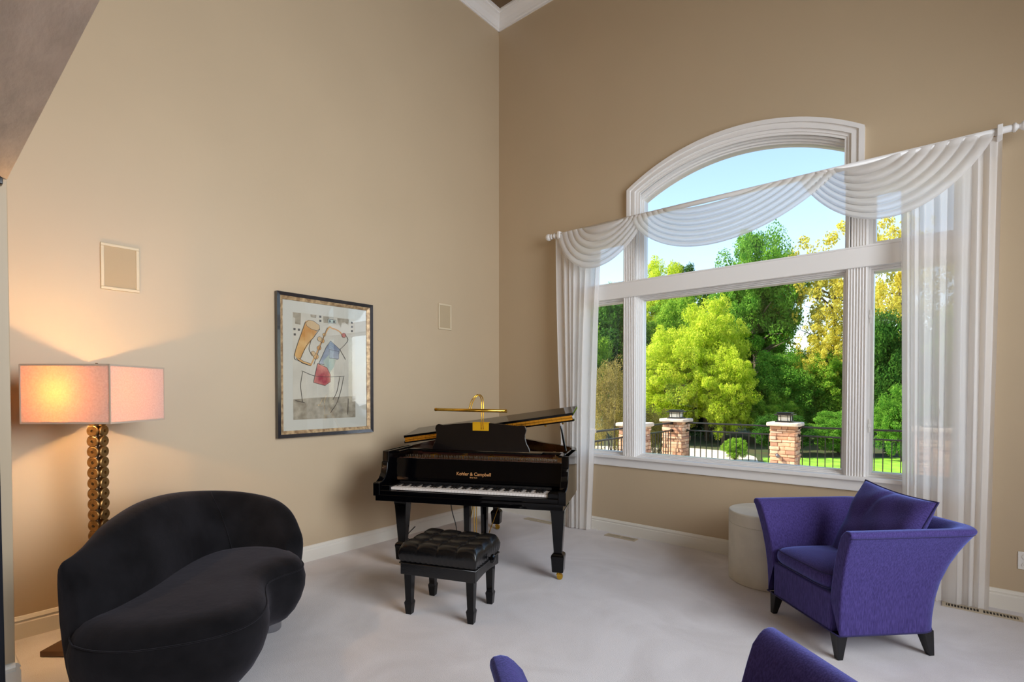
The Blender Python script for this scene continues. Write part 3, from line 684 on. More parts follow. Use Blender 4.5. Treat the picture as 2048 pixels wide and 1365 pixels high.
    b = MB(); b.box(-.612, .612, .185, .20, .675, .692); b.build('key_felt', M['black_satin'], t)
    # keys
    kw = 1.222/52; x0 = -.611
    b = MB(); b.box(-kw/2+.0006, kw/2-.0006, 0, .15, -.02, 0); wk = b.build('white_key', M['white_key'], t, bevel=.0012, seg=1)
    for i in range(52):
        o = wk if i == 0 else place_copy(wk, parent=t); o.location = (x0+(i+.5)*kw, .035, .668)
    b = MB(); b.prism([(0, 0), (.007, .012), (.095, .012), (.095, 0)], 'X', -.0055, .0055); bk = b.build('black_key', M['black_satin'], t, bevel=.001, seg=1); first = True
    for i in range(51):
        if (i+5) % 7 in (0, 1, 3, 4, 5):
            o = bk if first else place_copy(bk, parent=t); first = False; o.location = (x0+(i+1)*kw, .090, .668)
    # music shelf and desk
    b = MB(); b.box(-.69, -.50, .43, .50, .905, .920); b.box(.50, .69, .43, .50, .905, .920); b.box(-.69, -.65, .26, .50, .905, .920); b.box(.65, .69, .26, .50, .905, .920); b.box(-.50, .50, .365, .50, .905, .920); b.build('music_shelf', BK, t, bevel=.002)
    b = MB(); half = [(0, 1.152), (.10, 1.15), (.22, 1.139), (.31, 1.129), (.352, 1.136), (.374, 1.128), (.384, 1.10), (.372, 1.06), (.374, 1.03), (.385, .99), (.405, .955), (.412, .925)]
    pr_ = [(x, z) for x, z in half]+[(0, .922)]; full = [(-x, z) for x, z in reversed(half)][:-1]+[(x, z) for x, z in half]
    b.prism([(p[0]-.005, p[1]) for p in full], 'Y', .372, .390); o = b.build('music_desk', mat('desk_lacquer', (16, 12, 12), .14, coat=.5), t, bevel=.003)
    # lid: main panel hinged on the bass side, front flap folded back on it
    lid = bpy.data.objects.new('lid', None); 
    ang = -math.radians(8.3); HX, HZ = -.75, .952
    ol = [(p[0]*1.012, p[1]*1.01) for p in pts if p[1] > .47]; ol = [(max(p[0], -.712), p[1]) for p in [(ol[0][0], .47)]+ol+[(ol[-1][0], .47)]]
    R = Matrix.Translation((HX, 0, HZ)) @ Matrix.Rotation(ang, 4, 'Y') @ Matrix.Translation((-HX, 0, 0))
    b = MB(); N = len(ol); v0 = [tuple(R @ Vector((x, y, 0))) for x, y in ol]+[tuple(R @ Vector((x, y, .018))) for x, y in ol]
    b.add(v0, [tuple(range(N-1, -1, -1)), tuple(range(N, 2*N))]+[(i, (i+1) % N, N+(i+1) % N, N+i) for i in range(N)]); L = b.build('lid', BK, t, bevel=.002)
    b = MB(); fl = R @ Matrix.Translation((0, .47, .046)) @ Matrix.Rotation(math.radians(8.5), 4, 'X') @ Matrix.Translation((0, -.47, 0))
    b.box(-.708, .755, .47, .79, -.001, .021, mtx=fl)
    F_ = b.build('lid_flap', BK, t, bevel=.002)
    b = MB(); b.box(-.70, .745, .4665, .471, .012, .048, mtx=R)
    H_ = b.build('piano_hinge', M['gold_iron'], L)
    b = MB()
    for k in range(40): x = -.69+k*1.42/39; b.box(x-.0015, x+.0015, .4655, .467, .013, .047, mtx=R)
    b.tube([R @ Vector((-.70, .4655, .030)), R @ Vector((.745, .4655, .030))], .004, 8); b.build('hinge_knuckles', M['brass'], L)
    for x in (.52, .66):
        b = MB(); p = R @ Vector((x, .50, -.002)); b.lathe([(.004, -.014), (.009, -.010), (.009, -.004), (.004, 0)], tuple(p), 12); b.build('lid_bumper', M['brass'], L)
    b = MB(); b.tube([(.668, .50, .93), (.63, .50, 1.13)], [.010, .007], 8); b.build('lid_prop', BK, t)
    b = MB(); b.tube([(.70, .66, .88), (.70, .64, .90), (.70, .66, .915)], .004, 6); b.build('rim_hook', M['brass'], t)
    # legs
    def leg(x, y, top=.565, caster=True):
        b = MB(); b.frust(x, y, [(.058, .034, .034), (.064, .042, .042), (.155, .047, .047), (.175, .050, .050), (.19, .046, .046), (.205, .030, .030), (.50, .049, .049), (.515, .053, .053), (.53, .053, .053), (top, .075, .075)])
        L = b.build('leg', BK, t, bevel=.003)
        b = MB(); b.lathe([(.004, .0), (.022, .0), (.022, .014), (.004, .014)], (0, 0, 0), 16, 'Y')
        me = b; b2 = MB(); b2.lathe([(.003, -.012), (.022, -.012), (.022, .012), (.003, .012)], (x+.012, y, .0225), 18, 'Y'); b2.tube([(x, y, .04), (x, y, .062)], .012, 10); b2.box(x-.012, x+.024, y-.017, y+.017, .034, .043); b2.build('caster', M['brass'], L)
    leg(.655, .235); leg(-.60, .215); leg(-.18, 1.46, .62)
    # lyre with posts, pedal box, pedals and brass braces
    b = MB(); b.box(-.17, .12, .26, .50, .515, .566); ly = b.build('lyre', BK, t, bevel=.003)
    for x in (-.112, .032):
        b = MB(); b.frust(x, .38, [(.165, .020, .022), (.52, .026, .026)]); b.build('lyre_post', BK, t, bevel=.002)
    b = MB(); b.box(-.17, .09, .30, .44, .085, .17); b.build('pedal_box', BK, t, bevel=.006)
    for x in (-.11, -.04, .03):
        b = MB(); b.prism([(.30, .105), (.25, .10), (.19, .088), (.17, .076), (.175, .070), (.25, .088), (.30, .095)], 'X', x-.012, x+.012); b.build('pedal', M['brass'], t, bevel=.004)
    b = MB()
    for x in (-.055, -.035): b.tube([(x, .38, .17), (x, .38, .52)], .0035, 6)
    b.build('pedal_rod', M['brass'], t)
    b = MB(); b.tube([(.02, .44, .16), (.12, .78, .63)], .0045, 6); b.tube([(-.14, .44, .16), (-.16, .78, .63)], .0045, 6); b.build('lyre_brace', M['brass'], t)
    # under-frame beams
    b = MB(); b.box(-.05, .05, .60, 1.42, .58, .645); b.box(-.5, .5, .62, .70, .58, .645); b.build('frame_beam', M['black_satin'], t)
    # maker's lettering on the fallboard
    for txt, size, z in (('Kohler & Campbell', .036, .752), ('New York', .014, .733)):
        cu = bpy.data.curves.new('lettering', 'FONT'); cu.body = txt; cu.size = size; cu.align_x = 'CENTER'; cu.extrude = .0003; cu.offset = .0004
        tmp = bpy.data.objects.new('tmp_text', cu); COL.objects.link(tmp); dg = bpy.context.evaluated_depsgraph_get(); me = bpy.data.meshes.new_from_object(tmp.evaluated_get(dg)); bpy.data.objects.remove(tmp)
        me.materials.clear(); me.name = 'lettering'
        o = link('lettering', me, mat('gold_leaf_letter', (206, 150, 96), .5, metal=.2), t)
        o.location = (.0, .200+(z-.72)*.1655-.0012, z); o.rotation_euler = (math.radians(90-9.6), 0, 0)
    return t
PT = piano()

def piano_lamp():
    t = thing('piano_lamp', 'brass gooseneck lamp with long tube shade clamped on the music desk', 'lamp', (1.33, -1.90, 0), AP)
    b = MB(); b.tube([(-.352, .30, 1.257), (.235, .30, 1.250)], .0125, 16); b.build('lamp_shade', M['brass'], t, smooth=True)
    for x in (-.352, .235):
        b = MB(); b.lathe([(.003, -.006), (.0135, -.006), (.0135, .006), (.003, .006)], (x, .30, 1.257 if x < 0 else 1.250), 16, 'X'); b.build('end_cap', M['brass'], t)
    for d in (0, .016):
        b = MB(); P = spline([(.012+d, .366, 1.10), (.013+d, .362, 1.20), (.012+d, .366, 1.29), (.004+d, .38, 1.345), (-.022+d, .385, 1.375), (-.048+d, .37, 1.36), (-.066+d, .34, 1.32), (-.074+d, .31, 1.262)], 6)
        b.tube(P, .0042, 8); b.build('gooseneck', M['brass'], t, smooth=True)
    b = MB(); b.box(-.062, .072, .364, .3705, 1.088, 1.152); b.box(-.062, .072, .364, .40, 1.148, 1.156); b.build('clamp_plate', M['brass_plate'], t, bevel=.001); return t
PL = piano_lamp()
b = MB(); b.tube(spline([(1.02, -1.76, .60), (1.03, -1.74, .45), (1.06, -1.72, .30), (1.07, -1.75, .12), (1.05, -1.78, .015), (.9, -1.85, .008), (.74, -1.80, .008)], 6), .004, 6)
b.tube(spline([(.72, -1.86, .30), (.62, -1.85, .22), (.55, -1.80, .16), (.56, -1.72, .10), (.50, -1.70, .05), (.56, -1.85, .012), (.66, -1.95, .008)], 6), .004, 6)
cd = b.build('power_cord', M['cord'], smooth=True); cd.parent = PL; cd.matrix_parent_inverse = (Matrix.Translation((1.33, -1.90, 0)) @ Matrix.Rotation(AP, 4, 'Z')).inverted()

# ================================================================== PIANO BENCH
def bench():
    t = thing('piano_bench', 'tufted black leather piano bench standing before the keyboard', 'bench', (1.58, -2.274, 0), math.radians(20.6))
    LX, LY = .255, .195
    for sx in (-1, 1):
        for sy in (-1, 1):
            b = MB(); b.frust(sx*.212, sy*.155, [(.0, .019, .019), (.058, .024, .024), (.074, .026, .026), (.088, .020, .020), (.27, .026, .026)]); b.build('leg', M['black_gloss'], t, bevel=.002)
    # apron with curved lower edge on the sides
    b = MB(); b.box(-LX, LX, -LY, -LY+.02, .258, .33); b.box(-LX, LX, LY-.02, LY, .258, .33)
    for x0 in (-LX, LX-.02):
        lo = [(-LY+.02, .258)]+[(-LY+.02+(2*LY-.04)*k/12, .258+.014*math.sin(PI*k/12)) for k in range(1, 12)]+[(LY-.02, .258)]
        b.prism(lo+[(LY-.02, .33), (-LY+.02, .33)], 'X', x0, x0+.02)
    b.build('apron', M['leather'], t, bevel=.004)
    b = MB(); b.tube([(-LX-.003, -LY-.003, .331), (LX+.003, -LY-.003, .331), (LX+.003, LY+.003, .331), (-LX-.003, LY+.003, .331), (-LX-.003, -LY-.003, .331)], .005, 8); b.build('piping', M['leather'], t, smooth=True)
    NU, NV = 4, 3
    def Pt(u, v):
        s, q = u*2-1, v*2-1
        cu = abs(math.sin(PI*NU*u)); cv = abs(math.sin(PI*NV*v))
        edge = (1-max(0, 1-(1-abs(s))/.15)**2.4)**.5 * (1-max(0, 1-(1-abs(q))/.20)**2.4)**.5
        ku = u*NU; kv = v*NV; iu, iv = round(ku), round(kv)
        du, dv = (ku-iu)*.13, (kv-iv)*.13; dist = math.hypot(du, dv)
        tuft = math.exp(-(dist/.018)**2) if 0 < iu < NU and 0 < iv < NV else 0
        groove = (1-(cu**.38))*.015+(1-(cv**.38))*.015
        z = .402+edge*.060-groove*(.25+.75*edge)-tuft*.020
        return (s*(LX+.010), q*(LY+.010), z)
    b = MB(); nu, nv = 96, 72
    top = [[Pt(i/nu, j/nv) for i in range(nu+1)] for j in range(nv+1)]
    b.grid(Pt, nu, nv)
    # pleated sides
    per = [(i, 0) for i in range(nu)]+[(nu, j) for j in range(nv)]+[(i, nv) for i in range(nu, 0, -1)]+[(0, j) for j in range(nv, 0, -1)]
    N = len(per); vs = []
    for k in range(5):
        f = k/4
        for q, (i, j) in enumerate(per):
            x, y, z = top[j][i]; r_ = .006*math.sin(f*PI*.9)+ (.0042*math.sin(q*.9)*f*(1-f*.3)); sc = 1-.055*f+r_*2
            vs.append((x*sc, y*(1-.07*f+r_*2), z+(.332-z)*f))
    fs = [(k*N+q, (k+1)*N+q, (k+1)*N+(q+1) % N, k*N+(q+1) % N) for k in range(4) for q in range(N)]
    b.add(vs, fs); cu = b.build('cushion', M['leather'], t, smooth=True)
    bm = bmesh.new(); bm.from_mesh(cu.data); bmesh.ops.remove_doubles(bm, verts=bm.verts, dist=.0004); bmesh.ops.recalc_face_normals(bm, faces=bm.faces); bm.to_mesh(cu.data); bm.free()
    for i in range(1, NU):
        for j in range(1, NV):
            x, y, z = Pt(i/NU, j/NV); b = MB(); b.lathe([(.009, -.004), (.008, .003), (.004, .006), (.001, .0065)], (x, y, z+.001), 14); bt = b.build('tuft_button', M['leather'], t, smooth=True)
    for sx in (-1, 1):
        b = MB(); p = [(.004, 0), (.010, 0), (.010, sx*.018), (.026, sx*.018), (.030, sx*.024), (.028, sx*.034), (.018, sx*.040), (.003, sx*.042)]
        b.lathe(p, (sx*(LX+.008), .0, .352), 8, 'X'); b.build('knob', M['black_gloss'], t)
bench()

# ================================================================== ARMCHAIRS
def fl_off(z): s = max(0, (z-.13)/.57); return .125*s**2.3
def armchair(label, loc, rz, pillow=True):
    t = thing('armchair', label, 'chair', loc, rz, 'violet upholstered armchairs')
    V = M['violet']
    HW, VB = .315, .56           # outer half width and back at the base
    def path(o, n=8, front=-.02, cr=.11):
        hw = HW+o; vb = VB+o*1.15; r = cr; P = []
        P += [(-hw, front+(vb-r-front)*k/14) for k in range(14)]
        P += [(-hw+r-r*math.cos(a), vb-r+r*math.sin(a)) for a in [PI/2*k/n for k in range(n)]]
        P += [(-hw+r+(2*hw-2*r)*k/12, vb) for k in range(12)]
        P += [(hw-r+r*math.sin(a), vb-r+r*math.cos(a)) for a in [PI/2*k/n for k in range(n)]]
        P += [(hw, vb-r-(vb-r-front)*k/14) for k in range(15)]
        return P
    ZT = .70
    secs = []   # (offset, z, frontshift)
    for z in (.13, .20, .30, .40, .50, .57, .62, .655, .680): secs.append((fl_off(z), z, -.035*((z-.13)/.57)**2))
    th = .085
    top_o = fl_off(.69)
    secs += [(top_o-.003, .694, -.036), (top_o-.016, .703, -.034), (top_o-.034, .706, -.032), (top_o-.052, .702, -.030), (top_o-.068, .690, -.029)]
    for z in (.665, .62, .56, .48, .40, .32): secs.append((fl_off(z)-th+.006, z, -.03*((z-.13)/.57)**2))
    b = MB(); vs = []; fs = []
    for o, z, f in secs: vs += [(x, y, z) for x, y in path(o, front=-.02+f, cr=.11 if o > -.02 else .06)]
    n = len(path(0)); m = len(secs)
    for k in range(m-1):
        for i in range(n-1): fs.append((k*n+i, k*n+i+1, (k+1)*n+i+1, (k+1)*n+i))
    fs.append(tuple(k*n for k in range(m))); fs.append(tuple(k*n+n-1 for k in range(m-1, -1, -1)))
    # floor of the shell
    b.add(vs, fs); shell = b.build('arms_and_back', V, t, bevel=.012, seg=3)
    b = MB(); b.box(-HW+.06, HW-.06, -.02, .50, .13, .335); b.build('seat_base', V, t, bevel=.012, seg=3)
    # piping
    b = MB(); P = path(fl_off(.668)+.0005, front=-.050); b.tube([(x, y, .672) for x, y in P], .0035, 6)
    P = path(.0); b.tube([(x, y, .135) for x, y in P], .004, 6)
    for sg in (-1, 1):
        pts = []
        for o, z, f in secs[:9]: pts.append((sg*(HW+o), -.022+f, z))
        pts = [(sg*(HW+o), -.022+f, z) for o, z, f in secs[14:]]
    b.tube([(-HW, -.022, .135), (HW, -.022, .135)], .004, 6)
    b.build('piping', M['piping'], t, smooth=True)
    # seat cushion
    def rbox(nx, ny, hx, hy, hz, e=5, crown=.02):
        b = MB(); vs = []; fs = []
        nn, mm = 40, 16
        for j in range(mm+1):
            ph = -PI/2+PI*j/mm
            for i in range(nn):
                th_ = 2*PI*i/nn
                sg = lambda v, p: math.copysign(abs(v)**p, v)
                cp = sg(math.cos(ph), .35); x = hx*cp*sg(math.cos(th_), .28); y = hy*cp*sg(math.sin(th_), .28); z = hz*sg(math.sin(ph), .75)
                z += crown*(1-(x/hx)**2)*(1-(y/hy)**2)*(1 if ph > 0 else .2)
                vs.append((x, y, z))
        for j in range(mm):
            for i in range(nn): i2 = (i+1) % nn; fs.append((j*nn+i, j*nn+i2, (j+1)*nn+i2, (j+1)*nn+i))
        b.add(vs, fs); return b
    b = rbox(0, 0, .25, .235, .058, crown=.022); cs = b.build('seat_cushion', V, t, smooth=True); cs.location = (0, .20, .388)
    for z in (.036, -.038):
        b = MB(); pp = []
        for i in range(41):
            th_ = 2*PI*i/40; sg = lambda v, p: math.copysign(abs(v)**p, v); pp.append((.243*sg(math.cos(th_), .28), .228*sg(math.sin(th_), .28), z))
        b.tube(pp, .0034, 6, cap=False); q = b.build('cushion_piping', M['piping'], t, smooth=True); q.parent = cs
    for sx, sy in ((-1, 0), (1, 0), (-1, 1), (1, 1)):
        x = sx*.265; y = .015 if sy == 0 else .50
        b = MB(); b.frust(x, y, [(0, .014, .014, sx*.018, -.012 if sy == 0 else .02), (.135, .030, .030)]); b.build('leg', M['chair_leg'], t, bevel=.002)
    return t
def pillow(label, loc, rot, s=.25, T=.085):
    def mk(sgn):
        def P(u, v):
            x, y = u*2-1, v*2-1
            pin = 1-.07*(1-x*x)*(abs(y)**3) ; pin2 = 1-.07*(1-y*y)*(abs(x)**3)
            h = ((1-x**4)*(1-y**4))**.55
            wr = .006*math.sin(7*x+3*y)*h+.006*math.sin(3*x-8*y+1)*h
            crease = -.022*math.exp(-((x-.05-.5*(y-1))/.10)**2)*max(0, y)**1.0
            return (x*s*pin2, y*s*pin, sgn*(T*h+(wr+crease*h if sgn > 0 else 0)))
        return P
    b = MB(); b.grid(mk(1), 40, 40); b.grid(mk(-1), 40, 40)
    t = thing('throw_pillow', label, 'pillow', loc)
    t.rotation_euler = rot
    o = b.build('pillow_cover', M['violet'], t, smooth=True)
    bm = bmesh.new(); bm.from_mesh(o.data); bmesh.ops.remove_doubles(bm, verts=bm.verts, dist=.0005); bmesh.ops.recalc_face_normals(bm, faces=bm.faces); bm.to_mesh(o.data); bm.free()
    pts = []
    for k in range(160):
        e = k/40; q = e % 1; i = int(e)
        u, v = [(q, 0), (1, q), (1-q, 1), (0, 1-q)][i]; pts.append(mk(1)(u, v))
    b = MB(); b.tube(pts+[pts[0]], .0045, 6, cap=False); b.build('piping', M['piping'], t, smooth=True)
    return t
armchair('violet upholstered armchair with flared arms holding a loose pillow by the window', (3.40, -1.217, 0), math.radians(-45))
A = math.radians(-45)
def ch(u, v): return (3.40+u*math.cos(A)-v*math.sin(A), -1.217+u*math.sin(A)+v*math.cos(A))
px, py = ch(.095, .385)
pil = pillow('square violet throw pillow leaning on the back of the armchair by the window', (px, py, .618), (0, 0, 0), .25, .075)
pil.rotation_euler = (Matrix.Rotation(A, 3, 'Z') @ Matrix.Rotation(math.radians(66), 3, 'X') @ Matrix.Rotation(math.radians(-4), 3, 'Z')).to_euler()
armchair('violet armchair seen from behind, cropped by the bottom of the picture', (3.395, -3.255, 0), math.radians(231.2))

# ------------------------------------------------------------------ drum side table
def drum():
    t = thing('side_table', 'cream plaster drum side table standing behind the violet armchair', 'table', (3.024, -.422, 0))
    b = MB(); b.lathe([(.262, 0), (.268, .006), (.268, .425)], n=56); b.build('drum_body', M['stucco'], t, smooth=False, bevel=.002)
    b = MB(); b.lathe([(.2655, .425), (.2655, .4275), (.269, .429), (.269, .508), (.264, .515), (.25, .519), (.002, .519)], n=56); b.build('table_top', M['stucco'], t, bevel=.001)
drum()

# ------------------------------------------------------------------ dark drape at the opening on the left
def P(u, v):
    z = 2.33-2.325*v; a = u*4
    x = .700+(.095+.028*v)*u+.004*math.sin(a*3); y = -4.335-.022*math.sin(2*PI*a)*(.5+.5*v)+.06*u
    return (x, y, z)
b = MB(); b.grid(P, 60, 30)
dr = b.build('dark_drape', M['drape'], smooth=True, recalc=False); sm = dr.modifiers.new('solid', 'SOLIDIFY'); sm.thickness = .004
setp(dr, 'dark navy drape hanging at the far left edge by the partition', 'curtain')
t = thing('drape_rod', 'short black drape rod with square finial at the far left under the soffit', 'curtain rod', (.74, -4.30, 2.345))
b = MB(); b.tube([(.0, -.16, 0), (0, .03, 0)], .011, 12); b.build('pole', M['black_satin'], t, smooth=True)
b = MB(); b.frust(0, 0, [(-.022, .012, .012), (-.014, .022, .022), (.014, .022, .022), (.022, .012, .012)]); o = b.build('finial', M['black_satin'], t, bevel=.003); o.location = (0, .045, 0)
b = MB(); b.box(-.08, 0, -.10, -.085, -.008, .008); b.box(-.083, -.075, -.115, -.07, -.03, .03); b.build('bracket', M['black_satin'], t)

# ================================================================== OUTSIDE
ZD = -.32
fx, fy, rx_, ry_ = -math.sin(math.radians(39.8)), math.cos(math.radians(39.8)), math.cos(math.radians(39.8)), math.sin(math.radians(39.8))
def W(lat, dep): return 3.99+fx*dep+rx_*lat, -4.55+fy*dep+ry_*lat      # metres right of / ahead of the viewpoint
b = MB(); b.box(-1.0, 9, .25, 6.75, ZD-.2, ZD); struct(b.build('deck_floor', M['deck']))
b = MB(); b.box(-90, 90, 6.76, 130, -1.3, -1.15); b.box(-90, -1.01, -10, 6.76, -1.3, -1.15); struct(b.build('ground', M['soil']))
b = MB(); b.prism([W(*p) for p in ((8.0, 15.5), (14, 14.0), (16, 19.6), (9.6, 19.6), (8.9, 18.0))], 'Z', -1.16, -1.13); setp(b.build('lawn', M['lawn']), 'bright green mown lawn strip beyond the railing', 'grass', kind='stuff')
b = MB(); b.prism([W(*p) for p in ((1, 17.5), (8.0, 16.6), (8.7, 18.0), (9.4, 19.7), (9.6, 21.4), (8, 23.0), (1, 24.5))], 'Z', -1.16, -1.125); struct(b.build('garden_path', M['path']))

def stone_mats():
    cols = [(214, 168, 132), (196, 146, 112), (222, 184, 150), (182, 136, 108), (206, 172, 146)]
    return [mat('ledge_stone', c_, .85, noise=9, vary=.14, bump=(20, .5, .01)) for c_ in cols]
SM = stone_mats()
def pillar(label, x, y, seed):
    r = random.Random(seed); t = thing('stone_pillar', label, 'pillar', (x, y, ZD), 0, 'stone pillars of the deck railing')
    b = MB(); z = 0; hw = .215; Ht = 1.06
    b.box(-hw+.02, hw-.02, -hw+.02, hw-.02, 0, Ht)
    while z < Ht-.005:
        h = min(r.uniform(.035, .085), Ht-z)
        for side in range(4):
            u = -hw
            while u < hw-.01:
                wd = r.uniform(.09, .22)
                if u+wd > hw-.06: wd = hw-u
                d = r.uniform(.0, .028); b.cm = r.randrange(5)
                rot = Matrix.Rotation(side*PI/2, 4, 'Z'); b.box(u+.003, u+wd-.002, -hw-d, -hw+.05, z+.003, z+h-.002, mtx=rot); u += wd
        z += h
    b.build('stone_shaft', SM, t, bevel=.006, seg=1)
    b = MB(); pts = []
    for k in range(40):
        a = 2*PI*k/40; c_, s_ = math.cos(a), math.sin(a); q = (abs(c_)**8+abs(s_)**8)**(-1/8); rr = .295*q*(1+r.uniform(-.018, .018)); pts.append((c_*rr, s_*rr))
    b.prism(pts, 'Z', Ht, Ht+.07); b.build('cap_stone', M['capstone'], t, bevel=.018, seg=2)
    return t
def lantern(label, x, y):
    z = ZD+1.13; t = thing('post_lantern', label, 'lamp', (x, y, z), 0, 'lanterns on the deck pillars')
    b = MB(); b.box(-.15, .15, -.15, .15, 0, .02); b.box(-.125, .125, -.125, .125, .02, .034); b.build('lantern_base', M['rail'], t, bevel=.002)
    b = MB(); b.box(-.105, .105, -.105, .105, .034, .135); b.build('lantern_glass', M['lantern_glass'], t)
    b = MB()
    for s in (-1, 1):
        for u in (-.11, -.06, .06, .11):
            b.box(u-.003, u+.003, s*.11-.004, s*.11+.004, .034, .135); b.box(s*.11-.004, s*.11+.004, u-.003, u+.003, .034, .135)
        b.box(-.11, .11, s*.11-.004, s*.11+.004, .105, .113); b.box(s*.11-.004, s*.11+.004, -.11, .11, .105, .113)
    b.build('lantern_cage', M['rail'], t)
    b = MB(); b.frust(0, 0, [(.135, .15, .15), (.15, .165, .165), (.158, .165, .165), (.163, .12, .12), (.180, .12, .12), (.186, .14, .14), (.192, .13, .13)]); b.build('lantern_roof', M['rail'], t)
PY = 6.45
pil_pos = [((-.46, PY), 'stone pillar with lantern where the deck railing turns its corner'), ((1.71, PY), 'stone pillar with lantern and small spotlight in front of the lawn'), ((-.46, 4.45), 'stone pillar beside the left window post without view of its lantern'), ((3.92, PY), 'stone pillar of the railing behind the right sheer curtain'), ((-.46, 2.3), 'stone pillar of the railing nearest the house behind the left sheer curtain')]
for i, ((x, y), lb) in enumerate(pil_pos):
    pillar(lb, x, y, i+3)
    if i in (0, 1, 3): lantern(['lit look cream lantern on the corner pillar cap', 'cream glass lantern on the pillar cap in front of the lawn', '', 'lantern on the pillar behind the right sheer curtain'][i], x, y)
t = thing('spotlight', 'small grey spotlight fixed low on the stone pillar before the lawn', 'lamp', (1.62, PY-.25, ZD+.52))
b = MB(); b.lathe([(.004, .02), (.03, .02), (.034, -.05), (.026, -.052), (.003, -.045)], (0, -.02, 0), 16, 'Y'); o = b.build('spot_head', mat('spot_metal', (120, 122, 128), .35, metal=.8), t, smooth=True); o.rotation_euler = (.5, 0, .6)
b = MB(); b.box(-.02, .02, 0, .035, -.03, .0); b.build('spot_mount', M['rail'], t)

def railing(label, a, b_, nb):
    t = thing('railing', label, 'railing', (a[0], a[1], ZD), math.atan2(b_[1]-a[1], b_[0]-a[0]), 'black iron railing sections')
    L = math.hypot(b_[0]-a[0], b_[1]-a[1])
    for z, h, nm in ((1.045, .016, 'top_rail'), (.88, .014, 'middle_rail'), (.10, .012, 'bottom_rail')):
        b = MB(); b.box(0, L, -.022, .022, z-h, z+h); b.build(nm, M['rail'], t, bevel=.004)
    b = MB(); b.box(-.007, .007, -.007, .007, .10, .88); p = b.build('baluster', M['rail'], t)
    for i in range(nb):
        o = p if i == 0 else place_copy(p, parent=t); o.location = ((i+.5)*L/nb, 0, 0)
    for x in (.0, L-.02):
        b = MB(); b.box(x, x+.02, -.03, .03, .85, .91); b.box(x, x+.02, -.03, .03, 1.01, 1.07); b.build('wall_bracket', M['rail'], t)
railing('black iron railing section between the two lantern pillars', (-.46+.235, PY), (1.71-.235, PY), 14)
railing('black iron railing section right of the spotlight pillar', (1.71+.235, PY), (3.92-.235, PY), 14)
railing('black iron railing section running back from the corner pillar', (-.46, 4.45+.235), (-.46, PY-.235), 12)
railing('black iron railing section seen through the narrow left window light', (-.46, 2.3+.235), (-.46, 4.45-.235), 14)
railing('black iron railing section beyond the right sheer curtain', (3.92+.235, PY), (6.4, PY), 15)

# ------------------------------------------------------------------ trees
def crown_mesh(seed, nblob, nleaf, leaf, spread=.72, br=(.2, .36), fill=.25):
    r = np.random.default_rng(seed)
    c = r.normal(size=(nblob, 3)); c /= np.linalg.norm(c, axis=1)[:, None]; c *= (r.random((nblob, 1))**.45)*spread; c[:, 2] *= 1.0
    rad = r.uniform(br[0], br[1], nblob); w_ = rad**2; w_ /= w_.sum()
    k = r.choice(nblob, nleaf, p=w_); d = r.normal(size=(nleaf, 3)); d /= np.linalg.norm(d, axis=1)[:, None]
    rr = np.where(r.random(nleaf) < fill, r.random(nleaf)**.4, 1-.3*r.random(nleaf)**2)+np.abs(r.normal(size=nleaf))*.16
    an = r.uniform(.6, 1.35, (nblob, 3)); d = d*an[k]
    p = c[k]+d*(rad[k]*rr)[:, None]*np.array([1, 1, .8])
    # leaf frames, tilted around the outward direction
    nrm = d*.6+r.normal(size=(nleaf, 3))*.55+np.array([0, 0, .35]); nrm /= np.linalg.norm(nrm, axis=1)[:, None]
    a = np.cross(nrm, r.normal(size=(nleaf, 3))); a /= np.linalg.norm(a, axis=1)[:, None]; bb_ = np.cross(nrm, a)
    s = leaf*r.uniform(.6, 1.35, nleaf)[:, None]
    V_ = np.stack([p-a*s, p-bb_*s*.55, p+a*s, p+bb_*s*.55], 1).reshape(-1, 3).astype(np.float32)
    me = bpy.data.meshes.new('foliage'); me.vertices.add(len(V_)); me.vertices.foreach_set('co', V_.ravel())
    me.loops.add(nleaf*4); me.loops.foreach_set('vertex_index', np.arange(nleaf*4, dtype=np.int32)); me.polygons.add(nleaf)
    me.polygons.foreach_set('loop_start', np.arange(0, nleaf*4, 4, dtype=np.int32)); me.polygons.foreach_set('loop_total', np.full(nleaf, 4, dtype=np.int32))
    me.update(calc_edges=True); return me
CR = {}
for i, (k, nb_, nl, lf, sp, br_, fi) in enumerate([('lime', 300, 60000, .0200, .92, (.05, .17), .3), ('green', 260, 60000, .021, .9, (.05, .19), .3), ('dark', 180, 42000, .026, .88, (.08, .22), .3),
                                            ('gold', 170, 14000, .024, 1.0, (.04, .14), .5), ('olive', 180, 32000, .016, .86, (.07, .2), .5), ('mid', 260, 56000, .021, .9, (.06, .19), .3)]):
    me = crown_mesh(50+i, nb_, nl, lf, sp, br_, fi); me.materials.append(LEAF[k]); CR[k] = me
NAMES = {'lime': ('leafy_tree', 'tree'), 'green': ('leafy_tree', 'tree'), 'dark': ('dark_tree', 'tree'), 'gold': ('golden_tree', 'tree'), 'olive': ('shrub', 'shrub'), 'mid': ('leafy_tree', 'tree')}
